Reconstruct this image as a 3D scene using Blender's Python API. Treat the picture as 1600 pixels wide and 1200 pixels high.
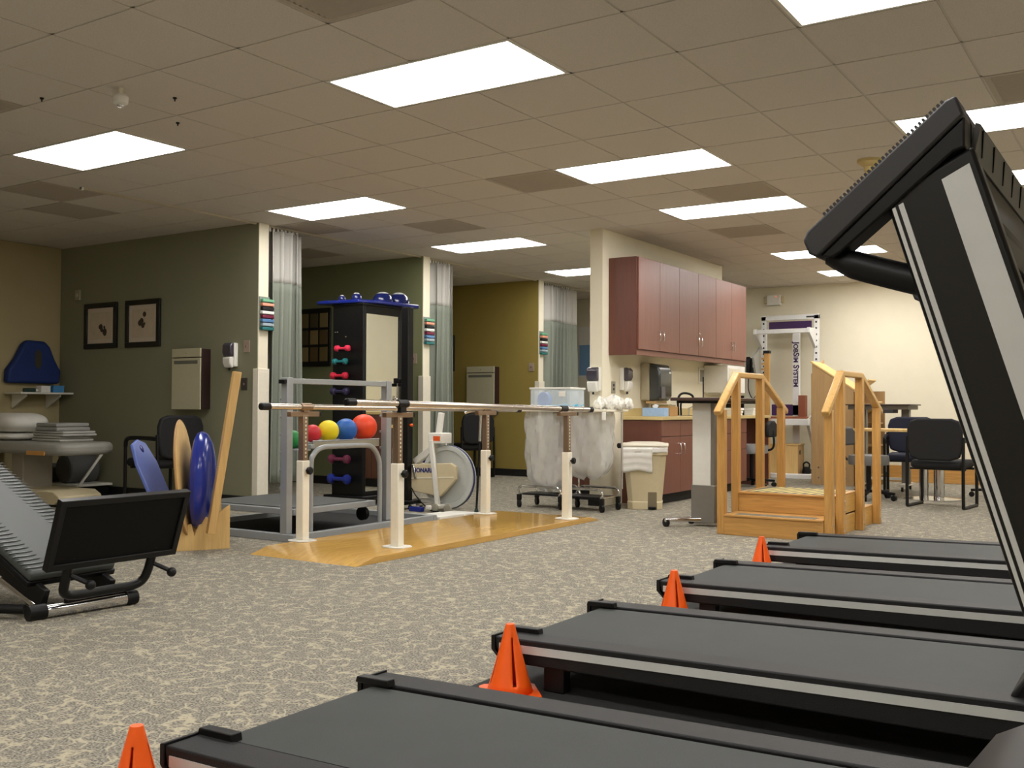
import bpy, bmesh, math, random
from mathutils import Vector, Matrix
random.seed(7)
for o in list(bpy.data.objects): bpy.data.objects.remove(o)
scene = bpy.context.scene
COL = scene.collection
PI = math.pi

# ------------------------------------------------------------------ camera
CH = 0.98                                   # eye height
F_PX, YAW, PITCH, ROLL = 1587.055, 0.5758, 0.0224, 0.0044
_fw = Vector((-math.sin(YAW)*math.cos(PITCH), math.cos(YAW)*math.cos(PITCH), math.sin(PITCH)))
_r0 = Vector((math.cos(YAW), math.sin(YAW), 0)); _u0 = _r0.cross(_fw)
_r = _r0*math.cos(ROLL) + _u0*math.sin(ROLL); _u = _r.cross(_fw)
cam_d = bpy.data.cameras.new('camera'); cam = bpy.data.objects.new('camera', cam_d); COL.objects.link(cam)
cam_d.sensor_width = 36; cam_d.lens = 36*F_PX/1600; cam_d.clip_start = 0.05; cam_d.clip_end = 100
m = Matrix((_r, _u, -_fw)).transposed().to_4x4(); m.translation = (0, 0, CH)
cam.matrix_world = m
scene.camera = cam

# ------------------------------------------------------------------ world, exposure
w = bpy.data.worlds.new('world'); scene.world = w; w.use_nodes = True
w.node_tree.nodes['Background'].inputs[0].default_value = (0.5, 0.5, 0.5, 1)
w.node_tree.nodes['Background'].inputs[1].default_value = 0.0
vs = scene.view_settings
vs.view_transform = 'Standard'; vs.look = 'None'; vs.gamma = 1; vs.use_curve_mapping = False
vs.exposure = 0.0
LAMP_STRENGTH = 16.0
LAMP_COLOR = (1.0, 0.972, 0.935)

# ------------------------------------------------------------------ materials
def lin(c):
    c = c/255.0
    return c/12.92 if c <= .04045 else ((c+.055)/1.055)**2.4
def rgb(r, g, b): return (lin(r), lin(g), lin(b), 1)
MATS = {}
def mat(name, col, rough=.6, metal=0, noise=None, bump=None, spec=.5, wood=None, trans=None, emit=None, alpha=None):
    """col: sRGB 0-255. noise=(scale, amount). bump=(scale, strength). wood=(axis, scale, amount)."""
    if name in MATS: return MATS[name]
    mt = bpy.data.materials.new(name); mt.use_nodes = True
    nt = mt.node_tree; N = nt.nodes; L = nt.links
    b = N['Principled BSDF']
    b.inputs['Base Color'].default_value = rgb(*col)
    b.inputs['Roughness'].default_value = rough
    b.inputs['Metallic'].default_value = metal
    b.inputs['Specular IOR Level'].default_value = spec
    tc = N.new('ShaderNodeTexCoord'); ge = N.new('ShaderNodeNewGeometry')
    if noise is None and wood is None: noise = (25, .06)
    if noise:
        n = N.new('ShaderNodeTexNoise'); n.inputs['Scale'].default_value = noise[0]; n.inputs['Detail'].default_value = 4
        L.new(ge.outputs['Position'], n.inputs['Vector'])
        mx = N.new('ShaderNodeMix'); mx.data_type = 'RGBA'
        c = rgb(*col); a = noise[1]
        mx.inputs[6].default_value = tuple(max(0, v*(1-a)) for v in c[:3])+(1,)
        mx.inputs[7].default_value = tuple(min(1, v*(1+a)) for v in c[:3])+(1,)
        L.new(n.outputs['Fac'], mx.inputs[0]); L.new(mx.outputs[2], b.inputs['Base Color'])
    if wood:
        ax, sc, a = wood
        mp = N.new('ShaderNodeMapping'); s = [sc*8]*3; s['xyz'.index(ax)] = sc*.55
        mp.inputs['Scale'].default_value = s
        L.new(ge.outputs['Position'], mp.inputs['Vector'])
        n = N.new('ShaderNodeTexNoise'); n.inputs['Scale'].default_value = 2.0; n.inputs['Detail'].default_value = 6; n.inputs['Distortion'].default_value = 1.2
        L.new(mp.outputs[0], n.inputs['Vector'])
        rp = N.new('ShaderNodeValToRGB'); rp.color_ramp.elements[0].position = .3; rp.color_ramp.elements[1].position = .7
        c = rgb(*col)
        rp.color_ramp.elements[0].color = (c[0]*(1-a), c[1]*(1-a*1.15), c[2]*(1-a*1.35), 1)
        rp.color_ramp.elements[1].color = (min(1, c[0]*(1+a*.6)), min(1, c[1]*(1+a*.6)), min(1, c[2]*(1+a*.6)), 1)
        L.new(n.outputs['Fac'], rp.inputs[0]); L.new(rp.outputs[0], b.inputs['Base Color'])
    if bump:
        n2 = N.new('ShaderNodeTexNoise'); n2.inputs['Scale'].default_value = bump[0]; n2.inputs['Detail'].default_value = 5
        L.new(ge.outputs['Position'], n2.inputs['Vector'])
        bp = N.new('ShaderNodeBump'); bp.inputs['Strength'].default_value = bump[1]; bp.inputs['Distance'].default_value = .005
        L.new(n2.outputs['Fac'], bp.inputs['Height']); L.new(bp.outputs[0], b.inputs['Normal'])
    if trans is not None:
        b.inputs['Transmission Weight'].default_value = trans; b.inputs['IOR'].default_value = 1.3
    if alpha is not None: b.inputs['Alpha'].default_value = alpha
    if emit: 
        b.inputs['Emission Color'].default_value = emit[0]+(1,); b.inputs['Emission Strength'].default_value = emit[1]
    MATS[name] = mt
    return mt

def carpet_mat():
    mt = bpy.data.materials.new('patterned_carpet'); mt.use_nodes = True
    nt = mt.node_tree; N = nt.nodes; L = nt.links; b = N['Principled BSDF']
    b.inputs['Roughness'].default_value = .95; b.inputs['Specular IOR Level'].default_value = .1
    ge = N.new('ShaderNodeNewGeometry')
    # wandering worm lines: voronoi cell edges on warped coordinates, broken up by noise
    wn = N.new('ShaderNodeTexNoise'); wn.inputs['Scale'].default_value = 9; wn.inputs['Detail'].default_value = 2
    L.new(ge.outputs['Position'], wn.inputs['Vector'])
    vm = N.new('ShaderNodeVectorMath'); vm.operation = 'SCALE'; vm.inputs['Scale'].default_value = .22
    L.new(wn.outputs['Color'], vm.inputs[0])
    va = N.new('ShaderNodeVectorMath'); va.operation = 'ADD'
    L.new(ge.outputs['Position'], va.inputs[0]); L.new(vm.outputs[0], va.inputs[1])
    vo = N.new('ShaderNodeTexVoronoi'); vo.feature = 'DISTANCE_TO_EDGE'; vo.inputs['Scale'].default_value = 12
    L.new(va.outputs[0], vo.inputs['Vector'])
    rp = N.new('ShaderNodeValToRGB'); e = rp.color_ramp.elements
    e[0].position = .02; e[0].color = (1, 1, 1, 1); e[1].position = .10; e[1].color = (0, 0, 0, 1)
    L.new(vo.outputs['Distance'], rp.inputs[0])
    bn = N.new('ShaderNodeTexNoise'); bn.inputs['Scale'].default_value = 14; bn.inputs['Detail'].default_value = 1
    L.new(ge.outputs['Position'], bn.inputs['Vector'])
    r2 = N.new('ShaderNodeValToRGB'); e = r2.color_ramp.elements; e[0].position = .38; e[1].position = .54
    L.new(bn.outputs['Fac'], r2.inputs[0])
    mu = N.new('ShaderNodeMath'); mu.operation = 'MULTIPLY'
    L.new(rp.outputs[0], mu.inputs[0]); L.new(r2.outputs[0], mu.inputs[1])
    sn = N.new('ShaderNodeTexNoise'); sn.inputs['Scale'].default_value = 130; sn.inputs['Detail'].default_value = 3
    L.new(ge.outputs['Position'], sn.inputs['Vector'])
    r3 = N.new('ShaderNodeValToRGB'); e = r3.color_ramp.elements
    e[0].position = .36; e[0].color = rgb(92, 89, 82); e[1].position = .64; e[1].color = rgb(164, 158, 145)
    L.new(sn.outputs['Fac'], r3.inputs[0])
    mx = N.new('ShaderNodeMix'); mx.data_type = 'RGBA'
    mx.inputs[7].default_value = rgb(190, 180, 154)
    mf = N.new('ShaderNodeMath'); mf.operation = 'MULTIPLY'; mf.inputs[1].default_value = .72
    L.new(mu.outputs[0], mf.inputs[0]); L.new(mf.outputs[0], mx.inputs[0]); L.new(r3.outputs[0], mx.inputs[6]); L.new(mx.outputs[2], b.inputs['Base Color'])
    bp = N.new('ShaderNodeBump'); bp.inputs['Strength'].default_value = .5; bp.inputs['Distance'].default_value = .004
    L.new(sn.outputs['Fac'], bp.inputs['Height']); L.new(bp.outputs[0], b.inputs['Normal'])
    return mt

CARPET = carpet_mat()
CREAM = mat('cream_wall_paint', (236, 229, 206), .8, noise=(6, .03), bump=(220, .12))
SAGE = mat('sage_wall_paint', (140, 139, 114), .8, noise=(6, .03), bump=(220, .12))
SAGE2 = mat('green_wall_paint', (138, 142, 104), .8, noise=(6, .03), bump=(220, .12))
OLIVE = mat('olive_wall_paint', (160, 140, 70), .8, noise=(6, .03), bump=(220, .12))
DIMWALL = mat('tan_wall_paint', (178, 164, 124), .8, noise=(6, .03), bump=(220, .12))
TILE = mat('ceiling_tile_fibre', (216, 209, 200), .95, noise=(190, .22), bump=(260, .5), spec=.1)
TBAR = mat('ceiling_grid_metal', (200, 192, 182), .6)
BASEB = mat('black_rubber_base', (26, 24, 24), .55)
BLACK = mat('black_plastic', (13, 13, 15), .45, noise=(120, .15), spec=.3)
BLACKSAT = mat('satin_black_metal', (12, 12, 13), .4, spec=.35)
TEXBLK = mat('textured_black_rail', (24, 24, 26), .5, noise=(160, .25), bump=(400, .35), spec=.3)
DGREY = mat('charcoal_plastic', (44, 44, 48), .5, noise=(200, .12))
BELT = mat('grey_treadmill_belt', (58, 61, 60), .6, noise=(7, .16), bump=(500, .25), spec=.25)
SILVER = mat('brushed_silver_strip', (208, 210, 210), .35, .25)
SILPLAS = mat('silver_plastic', (204, 206, 208), .45, .1)
CHROME = mat('chrome', (220, 220, 222), .12, 1)
ALU = mat('grey_painted_steel', (158, 162, 164), .4, .25)
MAT_RUB = mat('black_rubber_mat', (30, 31, 32), .8, bump=(300, .3))
ORANGE = mat('orange_vinyl', (255, 98, 16), .4, noise=(8, .04))
WHITEP = mat('white_plastic', (232, 230, 222), .4)
IVORY = mat('ivory_enamel', (236, 230, 212), .4)
BEIGEP = mat('beige_plastic', (212, 198, 162), .5)
OAK_X = mat('oak_along_x', (198, 150, 84), .35, wood=('x', 3.2, .2))
OAK_Y = mat('oak_along_y', (208, 164, 92), .28, wood=('y', 2.4, .16))
OAK_Z = mat('oak_along_z', (200, 152, 84), .35, wood=('z', 3.2, .2))
PINE = mat('pale_plywood', (222, 186, 122), .5, wood=('z', 2.2, .12))
PLY = mat('tan_plywood', (178, 144, 98), .6, wood=('z', 2.0, .12))
CHERRY = mat('cherry_laminate', (128, 82, 68), .38, wood=('z', 1.5, .10))
CHERRYD = mat('dark_cherry_laminate', (104, 62, 50), .4, wood=('z', 1.5, .10))
TOE = mat('black_toe_kick', (22, 20, 20), .6)
COUNTER = mat('tan_laminate_counter', (206, 184, 128), .35, noise=(90, .12))
VINYLG = mat('grey_vinyl', (150, 148, 140), .4)
NAVY = mat('navy_fabric', (22, 26, 48), .75, noise=(150, .2))
BLKFAB = mat('black_fabric', (11, 11, 14), .75, noise=(150, .2))
CURT = mat('sage_curtain_cloth', (140, 146, 134), .85, noise=(40, .06))
NET = mat('white_curtain_mesh', (196, 194, 188), .9, noise=(300, .2))
BLUE = mat('blue_plastic', (22, 38, 128), .25)
LBLUE = mat('periwinkle_plastic', (98, 118, 192), .35)
GLASS = mat('clear_plastic', (225, 235, 240), .12, alpha=.28)
FILM = mat('translucent_bag_film', (218, 218, 214), .22, alpha=.55, noise=(12, .12))
MIRROR = mat('mirror_glass', (235, 235, 225), .02, 1, noise=(2, .01))
PAPER = mat('white_paper', (238, 236, 228), .8)
VENT = mat('brown_grey_vent', (182, 172, 158), .7)

# ------------------------------------------------------------------ mesh helpers
OFF = {}
class MB:
    """collects shapes into one mesh. r: the thing whose base is the origin of the given world coordinates."""
    def __init__(s, r=None):
        s.v = []; s.f = []; s.o = OFF.get(r.name, Vector((0, 0, 0))) if r is not None else Vector((0, 0, 0))
    def add(s, vs, fs):
        k = len(s.v); s.v += [tuple(p) for p in vs]; s.f += [tuple(i+k for i in f) for f in fs]; return s
    def box(s, x0, x1, y0, y1, z0, z1):
        if x0 > x1: x0, x1 = x1, x0
        if y0 > y1: y0, y1 = y1, y0
        if z0 > z1: z0, z1 = z1, z0
        return s.add([(x0,y0,z0),(x1,y0,z0),(x1,y1,z0),(x0,y1,z0),(x0,y0,z1),(x1,y0,z1),(x1,y1,z1),(x0,y1,z1)],
                     [(0,3,2,1),(4,5,6,7),(0,1,5,4),(1,2,6,5),(2,3,7,6),(3,0,4,7)])
    def obox(s, c, size, R):
        hx, hy, hz = [q/2 for q in size]; c = Vector(c)
        P = [(-hx,-hy,-hz),(hx,-hy,-hz),(hx,hy,-hz),(-hx,hy,-hz),(-hx,-hy,hz),(hx,-hy,hz),(hx,hy,hz),(-hx,hy,hz)]
        return s.add([c + R @ Vector(p) for p in P], [(0,3,2,1),(4,5,6,7),(0,1,5,4),(1,2,6,5),(2,3,7,6),(3,0,4,7)])
    def bar(s, a, b, w, h, up=(0,0,1)):
        """rectangular bar from a to b, w across, h along up"""
        a = Vector(a); b = Vector(b); d = (b-a); Ln = d.length; d.normalize(); u = Vector(up)
        sx = d.cross(u)
        if sx.length < 1e-4: u = Vector((1,0,0)); sx = d.cross(u)
        sx.normalize(); u = sx.cross(d)
        R = Matrix((d, sx, u)).transposed()
        return s.obox((a+b)/2, (Ln, w, h), R)
    def prism(s, pts, axis, a, b):
        n = len(pts)
        area = sum(pts[i][0]*pts[(i+1)%n][1]-pts[(i+1)%n][0]*pts[i][1] for i in range(n))
        if area < 0: pts = pts[::-1]
        if axis == 'y': pts = pts[::-1]
        if a > b: a, b = b, a
        def P(p, t): return (p[0], t, p[1]) if axis == 'y' else ((t, p[0], p[1]) if axis == 'x' else (p[0], p[1], t))
        vs = [P(p, a) for p in pts] + [P(p, b) for p in pts]
        fs = [tuple(range(n))[::-1], tuple(range(n, 2*n))] + [(i, (i+1)%n, n+(i+1)%n, n+i) for i in range(n)]
        return s.add(vs, fs)
    def tube(s, pts, r, n=8, caps=True):
        pts = [Vector(p) for p in pts]; k = len(pts)
        rs = r if isinstance(r, (list, tuple)) else [r]*k
        vs = []; prev = None
        for i, p in enumerate(pts):
            t = (pts[min(i+1, k-1)] - pts[max(i-1, 0)]).normalized()
            if prev is None:
                q = Vector((0,0,1)) if abs(t.z) < .9 else Vector((1,0,0)); sd = t.cross(q).normalized()
            else:
                sd = (prev - t*prev.dot(t)).normalized()
            prev = sd; u2 = t.cross(sd)
            for j in range(n):
                an = 2*PI*j/n; vs.append(p + (sd*math.cos(an)+u2*math.sin(an))*rs[i])
        fs = []
        for i in range(k-1):
            for j in range(n):
                fs.append((i*n+j, i*n+(j+1)%n, (i+1)*n+(j+1)%n, (i+1)*n+j))
        if caps: fs += [tuple(range(n))[::-1], tuple(range((k-1)*n, k*n))]
        return s.add(vs, fs)
    def lathe(s, prof, c=(0,0,0), axis=(0,0,1), n=18, caps=True):
        """prof: list of (radius, height along axis)"""
        c = Vector(c); a = Vector(axis).normalized()
        q = Vector((0,0,1)) if abs(a.z) < .9 else Vector((1,0,0)); e1 = a.cross(q).normalized(); e2 = a.cross(e1)
        vs = []; k = len(prof)
        for (r, h) in prof:
            for j in range(n):
                an = 2*PI*j/n; vs.append(c + a*h + (e1*math.cos(an)+e2*math.sin(an))*max(r, 1e-4))
        fs = [(i*n+j, i*n+(j+1)%n, (i+1)*n+(j+1)%n, (i+1)*n+j) for i in range(k-1) for j in range(n)]
        if caps: fs += [tuple(range(n))[::-1], tuple(range((k-1)*n, k*n))]
        return s.add(vs, fs)
    def ell(s, c, r, n=18, m=12, R=None):
        if not isinstance(r, (list, tuple)): r = (r, r, r)
        c = Vector(c); vs = []; fs = []
        for i in range(m+1):
            th = PI*i/m
            for j in range(n):
                ph = 2*PI*j/n
                p = Vector((r[0]*math.sin(th)*math.cos(ph), r[1]*math.sin(th)*math.sin(ph), r[2]*math.cos(th)))
                vs.append(c + (R @ p if R else p))
        for i in range(m):
            for j in range(n):
                fs.append((i*n+j, (i+1)*n+j, (i+1)*n+(j+1)%n, i*n+(j+1)%n))
        return s.add(vs, fs)
    def sheet(s, fn, nu, nv):
        vs = [fn(i/nu, j/nv) for j in range(nv+1) for i in range(nu+1)]
        fs = [(j*(nu+1)+i, j*(nu+1)+i+1, (j+1)*(nu+1)+i+1, (j+1)*(nu+1)+i) for j in range(nv) for i in range(nu)]
        return s.add(vs, fs)

def _mesh(name, mb, mt, off, smooth, weld):
    me = bpy.data.meshes.new(name)
    me.from_pydata([tuple(Vector(p)-off) for p in mb.v], [], mb.f)
    if weld:
        bm = bmesh.new(); bm.from_mesh(me); bmesh.ops.remove_doubles(bm, verts=bm.verts, dist=1e-5)
        bmesh.ops.recalc_face_normals(bm, faces=bm.faces); bm.to_mesh(me); bm.free()
    if mt: me.materials.append(mt)
    if smooth:
        for p in me.polygons: p.use_smooth = True
        me.set_sharp_from_angle(angle=math.radians(smooth))
    me.update()
    return me
def part(name, mb, mt, parent, bev=0, seg=2, smooth=40, label=None, solid=0, subd=0, kind=None, weld=True):
    me = _mesh(name, mb, mt, mb.o, smooth, weld)
    o = bpy.data.objects.new(name, me); COL.objects.link(o); o.parent = parent
    if bev:
        b = o.modifiers.new('bevel', 'BEVEL'); b.width = bev; b.segments = seg; b.limit_method = 'ANGLE'; b.angle_limit = math.radians(40)
    if solid:
        q = o.modifiers.new('solid', 'SOLIDIFY'); q.thickness = solid; q.offset = 0
    if subd:
        q = o.modifiers.new('sub', 'SUBSURF'); q.levels = subd; q.render_levels = subd
    if label: o['label'] = label
    if kind: o['kind'] = kind
    return o
def root(name, label, cat, loc, rz=0, group=None, world=True):
    o = bpy.data.objects.new(name, None); COL.objects.link(o); o.empty_display_size = .1
    o.location = loc; o.rotation_euler = (0, 0, rz); o['label'] = label; o['category'] = cat
    if group: o['group'] = group
    if world and rz == 0: OFF[o.name] = Vector(loc)
    return o
def thing(name, mb, mt, label, cat, group=None, **kw):
    """a thing that is one mesh; origin at the middle of its base"""
    xs = [p[0] for p in mb.v]; ys = [p[1] for p in mb.v]; zs = [p[2] for p in mb.v]
    mb.o = Vector(((min(xs)+max(xs))/2, (min(ys)+max(ys))/2, min(zs)))
    o = part(name, mb, mt, None, **kw); o.location = mb.o; o['label'] = label; o['category'] = cat
    if group: o['group'] = group
    OFF[o.name] = mb.o.copy()
    return o
def struct(name, mb, mt, **kw):
    o = part(name, mb, mt, None, **kw); o['kind'] = 'structure'; return o
def dup(o, loc, label, rz=None):
    def cp(q, par):
        c = q.copy(); COL.objects.link(c); c.parent = par
        for ch in q.children: cp(ch, c)
        return c
    c = cp(o, None); c.location = loc; c['label'] = label
    if rz is not None: c.rotation_euler = (0, 0, rz)
    return c
def text_part(name, body, size, mt, parent, M4, depth=.002, bold=0, small=False):
    cu = bpy.data.curves.new(name, 'FONT'); cu.body = body; cu.size = size; cu.extrude = depth/2; cu.align_x = 'CENTER'; cu.align_y = 'CENTER'; cu.offset = bold
    if small:
        cu.small_caps_scale = .8
        for ch in cu.body_format: ch.use_small_caps = True
    t = bpy.data.objects.new('tmp', cu); COL.objects.link(t)
    me = bpy.data.meshes.new_from_object(t.evaluated_get(bpy.context.evaluated_depsgraph_get()))
    bpy.data.objects.remove(t); bpy.data.curves.remove(cu)
    me.name = name; me.materials.clear(); me.materials.append(mt)
    me.transform(M4)
    o = bpy.data.objects.new(name, me); COL.objects.link(o); o.parent = parent
    return o
def frame3(xa, ya, org):
    """matrix mapping text x,y to the given world directions"""
    xa = Vector(xa).normalized(); ya = Vector(ya).normalized(); za = xa.cross(ya)
    M4 = Matrix((xa, ya, za)).transposed().to_4x4(); M4.translation = org
    return M4
def arc(c, r, a0, a1, n, f):
    return [f(c[0]+r*math.cos(a0+(a1-a0)*i/n), c[1]+r*math.sin(a0+(a1-a0)*i/n)) for i in range(n+1)]
def smooth_path(pts, n=6):
    """Catmull-Rom through the points"""
    P = [Vector(p) for p in pts]; P = [2*P[0]-P[1]] + P + [2*P[-1]-P[-2]]; out = []
    for i in range(1, len(P)-2):
        for k in range(n):
            t = k/n
            out.append(.5*((2*P[i]) + (P[i+1]-P[i-1])*t + (2*P[i-1]-5*P[i]+4*P[i+1]-P[i+2])*t*t + (3*P[i]-P[i-1]-3*P[i+1]+P[i+2])*t**3))
    out.append(P[-2]); return out

# ------------------------------------------------------------------ the room
CZ = 2.762                                   # ceiling height
XL, XR, YF, YB = -10.63, 1.9, -2.2, 14.65    # left, right, front (behind the camera), back
T = .12
struct('floor', MB().box(XL-T, XR+T, YF-T, YB+T, -.1, 0), CARPET, smooth=0)
struct('wall_left', MB().box(XL-T, XL, YF, YB, 0, CZ), DIMWALL, smooth=0)
struct('wall_right', MB().box(XR, XR+T, YF, YB, 0, CZ), CREAM, smooth=0)
struct('wall_front', MB().box(XL-T, XR+T, YF-T, YF, 0, CZ), CREAM, smooth=0)
wall_back = struct('wall_back', MB().box(XL-T, XR+T, YB, YB+T, 0, CZ), CREAM, smooth=0)
BX = -7.42                                   # the ends of the bay partitions
parts_y = (6.90, 9.48, 12.10)
walls = []
for nm, y, mt in (('wall_partition_near', 6.90, SAGE), ('wall_partition_middle', 9.48, SAGE2), ('wall_partition_far', 12.10, OLIVE)):
    wl = struct(nm, MB().box(XL, BX, y, y+.12, 0, CZ-.004), mt, smooth=0); walls.append(wl)
    part('end_trim', MB().box(BX, BX+.012, y-.002, y+.122, 1.34, CZ-.004), CREAM, wl)
    g = MB(); g.prism([(BX-.05, y-.012), (BX+.026, y-.012), (BX+.026, y+.132), (BX-.05, y+.132), (BX-.05, y+.12), (BX, y+.12), (BX, y), (BX-.05, y)], 'z', .1, 1.34)
    part('corner_guard', g, IVORY, wl, bev=.004)
for nm, y in (('baseboard_near', 6.90), ('baseboard_middle', 9.48), ('baseboard_far', 12.10)):
    struct(nm, MB().box(XL, BX-.051, y-.012, y, 0, .1), BASEB, bev=.003)
WX = -4.73                                    # face of the cabinet wall
wc = struct('wall_middle', MB().box(WX-.14, WX, 8.93, 12.13, 0, CZ-.004), CREAM, smooth=0)
struct('baseboard_middle_wall', MB().box(WX-.152, WX+.012, 8.918, 8.93, 0, .1), BASEB, bev=.003)
struct('baseboard_back', MB().box(XL, XR, YB-.012, YB, 0, .1), BASEB, bev=.003)
struct('baseboard_left', MB().box(XL, XL+.012, YF, 6.88, 0, .1), BASEB, bev=.003)
# ceiling: slab, grid bars, tiles
G = .6096; GX, GY = -6.3779*G, 6.6806*G
ceil = struct('ceiling', MB().box(XL-T, XR+T, YF-T, YB+T, CZ+.012, CZ+.1), TBAR, smooth=0)
lamps = [(-5,0),(-5,4),(-5,8),(-5,12),(0,0),(0,4),(0,7),(0,12),(0,15),(4,0),(4,4),(4,7),(4,11),(4,15),(0,-4),(4,-4),(0,-8),(4,-8)]
lampcells = {(a+i, b) for a, b in lamps for i in (0, 1)}
vents = [(1,-2),(-1,4),(1,6),(0,9),(-4,6),(5,3),(-4,-2),(-7,1),(-8,2),(-6,5),(-8,7)]
gb = MB()
ix0, ix1, iy0, iy1 = -12, 10, -11, 18
for i in range(ix0, ix1+1):
    x = GX+i*G
    if XL < x < XR: gb.box(x-.012, x+.012, YF, YB, CZ+.0005, CZ+.013)
for j in range(iy0, iy1+1):
    y = GY+j*G
    if YF < y < YB: gb.box(XL, XR, y-.012, y+.012, CZ+.0005, CZ+.013)
part('ceiling_grid', gb, TBAR, ceil, smooth=0, weld=False)
tiles = []
for i in range(ix0, ix1+1):
    for j in range(iy0, iy1+1):
        if (i, j) in lampcells or (i, j) in vents: continue
        a, b = max(GX+i*G+.007, XL), min(GX+(i+1)*G-.007, XR); c, d = max(GY+j*G+.007, YF), min(GY+(j+1)*G-.007, YB)
        if b-a < .03 or d-c < .03: continue
        px = []
        for q in ((a,c),(b,c),(b,d),(a,d)):
            p = Vector((q[0], q[1], CZ-CH)); z = p.dot(_fw)
            if z < .3: px = None; break
            px.append((800+F_PX*p.dot(_r)/z, 600-F_PX*p.dot(_u)/z))
        ar = 0
        if px and max(q[0] for q in px) > 0 and min(q[0] for q in px) < 1600 and max(q[1] for q in px) > 0:
            ar = abs(sum(px[k][0]*px[(k+1)%4][1]-px[(k+1)%4][0]*px[k][1] for k in range(4)))/2
        tiles.append((ar, a, b, c, d))
tiles.sort(reverse=True)
tile_mesh = None; rest = MB()
for k, (ar, a, b, c, d) in enumerate(tiles):
    if k < 300 and ar > 0:
        full = abs((b-a)-(G-.014)) < 1e-4 and abs((d-c)-(G-.014)) < 1e-4
        if full and tile_mesh is None:
            h = (G-.014)/2; tile_mesh = _mesh('ceiling_tile', MB().box(-h, h, -h, h, 0, .016), TILE, Vector((0,0,0)), 0, False)
        if full: me = tile_mesh
        else: me = _mesh('ceiling_tile', MB().box(-(b-a)/2, (b-a)/2, -(d-c)/2, (d-c)/2, 0, .016), TILE, Vector((0,0,0)), 0, False)
        o = bpy.data.objects.new('ceiling_tile', me); COL.objects.link(o); o.parent = ceil; o.location = ((a+b)/2, (c+d)/2, CZ-.003)
    else: rest.box(a, b, c, d, CZ-.003, CZ+.013)
part('ceiling_tiles', rest, TILE, ceil, smooth=0, weld=False, kind='stuff')

# ------------------------------------------------------------------ ceiling lamps and vents
def lamp_mat():
    mt = bpy.data.materials.new('lit_lamp_diffuser'); mt.use_nodes = True
    b = mt.node_tree.nodes['Principled BSDF']; b.inputs['Base Color'].default_value = (.9, .9, .9, 1)
    b.inputs['Emission Color'].default_value = LAMP_COLOR+(1,); b.inputs['Emission Strength'].default_value = LAMP_STRENGTH
    return mt
DIFF = lamp_mat()
lamp_txt = {(-5,0): 'lit ceiling panel nearest the left edge, beyond the hanging white detector',
 (-5,4): 'lit ceiling panel just in front of the first bay partition',
 (-5,8): 'lit ceiling panel above the middle bay curtain', (-5,12): 'lit ceiling panel partly hidden by the cream cabinet wall',
 (0,0): 'large lit ceiling panel, nearest one left of centre', (0,4): 'lit ceiling panel with a dark vent at its left end, second in the centre row',
 (0,7): 'lit ceiling panel between two vents, in front of the wall cabinets', (0,12): 'lit ceiling panel behind the tip of the treadmill console',
 (0,15): 'small lit ceiling panel closest to the far wall', (4,0): 'lit ceiling panel cut off by the top edge at right',
 (4,4): 'lit ceiling panel behind the top of the treadmill console',
 (4,7): 'lit ceiling panel at the right edge, just below the console top', (4,11): 'lit ceiling panel hidden behind the treadmill console upright',
 (4,15): 'lit ceiling panel by the far wall, hidden behind the console upright',
 (0,-4): 'lit ceiling panel right overhead, above the frame', (4,-4): 'lit ceiling panel over the nearest treadmill, above the frame',
 (0,-8): 'lit ceiling panel behind the camera at left', (4,-8): 'lit ceiling panel behind the camera at right'}
for k, (a, b) in enumerate(lamps):
    x0, x1, y0, y1 = GX+a*G, GX+(a+2)*G, GY+b*G, GY+(b+1)*G
    lb = lamp_txt.get((a, b), 'lit rectangular ceiling panel at right behind the console or out of view')
    r = root('ceiling_light', lb, 'ceiling light', ((x0+x1)/2, (y0+y1)/2, CZ-.004), group='fluorescent ceiling panels')
    f = MB(r); e = .027
    f.box(x0+.008, x1-.008, y0+.008, y0+e, CZ-.004, CZ+.012).box(x0+.008, x1-.008, y1-e, y1-.008, CZ-.004, CZ+.012)
    f.box(x0+.008, x0+e, y0+e, y1-e, CZ-.004, CZ+.012).box(x1-e, x1-.008, y0+e, y1-e, CZ-.004, CZ+.012)
    part('frame', f, WHITEP, r, smooth=0)
    part('diffuser', MB(r).box(x0+e, x1-e, y0+e, y1-e, CZ-.001, CZ+.011), DIFF, r, smooth=0)
vent_txt = {(1,-2): 'dark ceiling vent cut off by the top edge of the picture', (-1,4): 'dark ceiling vent at the left end of the second centre light',
 (1,6): 'dark ceiling vent right behind the light in front of the cabinets', (0,9): 'dark ceiling vent beyond the light nearest the wall cabinets',
 (-4,6): 'dark ceiling vent between the curtain bays and centre row', (5,3): 'dark ceiling vent above the treadmill console at right edge',
 (-4,-2): 'dark ceiling vent at the left edge of the picture', (-7,1): 'dim ceiling vent over the first bay, nearer one',
 (-8,2): 'dim ceiling vent over the first bay, farther one', (-6,5): 'dark ceiling vent just above the first curtain', (-8,7): 'dim ceiling vent inside the second bay'}
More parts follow.
